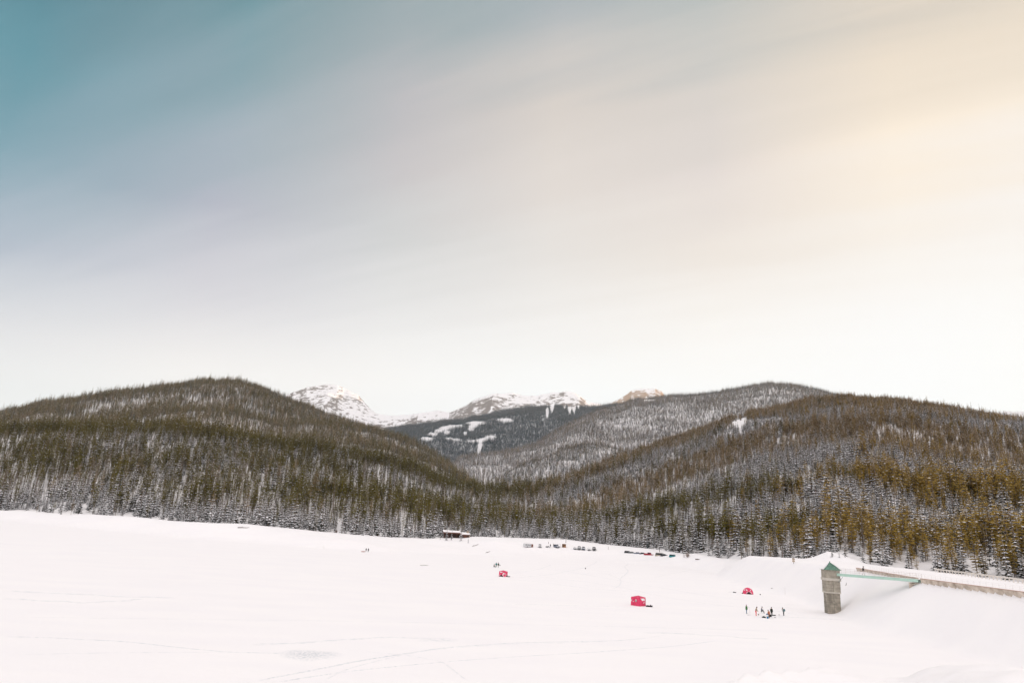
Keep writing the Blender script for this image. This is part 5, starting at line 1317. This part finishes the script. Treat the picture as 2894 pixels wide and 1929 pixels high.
dome_patch('doorway', [(-.35, .01), (.98, .01), (.62, .16), (.28, .36), (.12, .36), (-.10, .20)], M_BLK, .035)
dome_patch('trim', [(-.36, .10), (.10, .42), (.10, .48), (-.40, .18)], M_WHITEP, .045)
dome_patch('trim', [(.30, .42), (.95, .10), (1.0, .18), (.34, .48)], M_WHITEP, .045)
dome_patch('window', [(-.42, .48), (-.05, .60), (-.38, .80)], M_WHITEP)
dome_patch('window', [(.52, .58), (.80, .50), (.85, .80)], M_WHITEP)
dome_patch('window', [(-1.15, .50), (-.85, .50), (-.80, .78), (-1.0, .76)], M_WHITEP)

# ------------------------------------------------------------------ tracks across the lake
M_TR = mat_trail('trodden_snow', 0.48, 1.3); M_TRF = mat_trail('footprint_snow', 0.95, 2.6)
TRN = [0]
def trail(pts, width, m, name='path', seg=40):
    P = []
    for i in range(len(pts) - 1):
        for k in range(seg // (len(pts) - 1) + 2):
            P.append(k / (seg // (len(pts) - 1) + 2) + i)
    P.append(len(pts) - 1)
    xs = np.array([q[0] for q in pts], float); ys = np.array([q[1] for q in pts], float); tt = np.array(P)
    px = np.interp(tt, range(len(xs)), xs); py = np.interp(tt, range(len(ys)), ys)
    k = np.ones(7) / 7; pad = lambda q: np.convolve(np.concatenate([[q[0]] * 3, q, [q[-1]] * 3]), k, 'valid'); px = pad(px); py = pad(py)
    W = [at_z(a, b, 0.0) for a, b in zip(px, py)]
    TRN[0] += 1; zz = .002 * TRN[0] + .006
    v = []; f = []; wear = []; n = len(W)
    for i, w in enumerate(W):
        d = (W[min(i + 1, n - 1)] - W[max(i - 1, 0)]); d.z = 0; d.normalize(); nrm = Vector((-d.y, d.x, 0))
        ww = width * (.75 + .5 * float(vnoise(np.array(i * .31), np.array(TRN[0] * 3.3)))); cc = (float(vnoise(np.array(i * .2), np.array(TRN[0] * 7.7))) - .5) * width * .8
        e_ = min(1, i / 3, (n - 1 - i) / 3)
        for q_, we in ((-1, 0), (-.4, 1), (.4, 1), (1, 0)): 
            pt = w + nrm * (q_ * ww / 2 + cc); v.append((pt.x, pt.y, zz if (we and 1 <= i < n - 1) else -.012)); wear.append(we * e_)
    for i in range(n - 1):
        for j in range(3): f.append((i*4 + j, i*4 + j + 1, i*4 + j + 5, i*4 + j + 4))
    o = mesh_obj(name, v, f, m); o.data.attributes.new('wear', 'FLOAT', 'POINT').data.foreach_set('value', np.array(wear, np.float32)); setp(o, kind='structure')
trail([(0,1742),(400,1747),(900,1752),(1400,1762),(1900,1773),(2200,1781)], .55, M_TR)
trail([(0,1797),(150,1801),(350,1810),(500,1828),(650,1841),(900,1846)], .45, M_TRF)
trail([(0,1850),(250,1844),(500,1841),(720,1842)], .45, M_TR)
trail([(700,1927),(860,1897),(1000,1870),(1150,1845),(1300,1823),(1500,1813),(1700,1812),(1850,1800)], .6, M_TRF)
trail([(760,1929),(950,1900),(1150,1878),(1400,1857),(1700,1840),(1900,1826),(2050,1806)], .35, M_TRF)
trail([(900,1929),(1000,1880),(1200,1836),(1400,1820),(1600,1816),(1800,1806),(1900,1790)], .4, M_TR)
trail([(1020,1840),(1150,1850),(1250,1868),(1330,1929)], .3, M_TR)
trail([(1800,1785),(1950,1790),(2100,1800),(2190,1806)], 1.6, M_TR)
trail([(700,1822),(900,1812),(1100,1800),(1300,1806)], 1.5, M_TR)
trail([(1450,1600),(1600,1612),(1750,1640),(1900,1665),(2050,1690),(2300,1712)], .9, M_TR)
trail([(1420,1620),(1560,1632),(1720,1650),(1900,1690),(2050,1712),(2150,1716),(2300,1745)], .9, M_TR)
trail([(1300,1632),(1500,1640),(1650,1660),(1800,1672)], .9, M_TR)
trail([(1650,1614),(1720,1620),(1760,1640),(1735,1665),(1640,1650)], .7, M_TR)
trail([(1780,1587),(1765,1600),(1775,1614),(1750,1640)], .7, M_TR)
trail([(1690,1580),(1680,1592),(1640,1606),(1560,1622),(1440,1634)], .7, M_TR)
trail([(1560,1594),(1530,1606),(1450,1620)], .6, M_TR)
trail([(2150,1745),(2260,1744),(2400,1752)], .6, M_TRF)
trail([(1838,1632),(2000,1600),(2150,1592)], .5, M_TR)
trail([(0,1668),(300,1682),(500,1690)], 2.2, M_TR)
trail([(0,1690),(250,1702),(420,1692)], 1.8, M_TR)
trail([(1400,1705),(1700,1712),(1790,1716)], .6, M_TR)
# trodden rough patch
def patch(cx, cy, rx, ry, m, seed):
    TRN[0] += 1; zz = .002 * TRN[0] + .006; v = [tuple(at_z(cx, cy, 0) + Vector((0, 0, zz)))]; wear = [1.0]; n = 48
    for ring, we in ((.3, .9), (.7, .5), (1.0, 0.0)):
        for k in range(n):
            a = 2*PI*k/n; q = 1 + .35 * (float(vnoise(np.array(math.cos(a) * 2 + 5), np.array(math.sin(a) * 2 + seed))) - .5)
            w = at_z(cx + rx * ring * q * math.cos(a), cy + ry * ring * q * math.sin(a), 0); v.append((w.x, w.y, zz if we else -.012)); wear.append(we)
    f = [(0, 1 + k, 1 + (k + 1) % n) for k in range(n)]
    for r_ in range(2): f += [(1 + r_*n + k, 1 + (r_+1)*n + k, 1 + (r_+1)*n + (k+1) % n, 1 + r_*n + (k+1) % n) for k in range(n)]
    o = mesh_obj('path', v, f, m); o.data.attributes.new('wear', 'FLOAT', 'POINT').data.foreach_set('value', np.array(wear, np.float32)); setp(o, kind='structure')
M_PT = mat_trail('trampled_slush', 0.9, 3.2)
patch(870, 1850, 105, 17, M_PT, 3)
patch(1240, 1808, 60, 7, M_TR, 9)
patch(2180, 1742, 60, 7, M_TR, 13)
# ------------------------------------------------------------------ haze
hb = MB(); hb.box(-11500, 11500, -3000, 13500, -40, 2150)
hz = setp(hb.build('haze', mat_plain('tmp', (1, 1, 1))), 'thin cold haze in the valley air', 'haze', kind='stuff')
hm = bpy.data.materials.new('haze_air'); hm.use_nodes = True; hn = hm.node_tree; hn.nodes.clear()
ho = hn.nodes.new('ShaderNodeOutputMaterial'); pv = hn.nodes.new('ShaderNodeVolumePrincipled')
pv.inputs['Color'].default_value = (0.72, 0.88, 1.0, 1); pv.inputs['Density'].default_value = HAZE; pv.inputs['Anisotropy'].default_value = 0.0
hn.links.new(pv.outputs[0], ho.inputs['Volume']); hz.data.materials.clear(); hz.data.materials.append(hm)
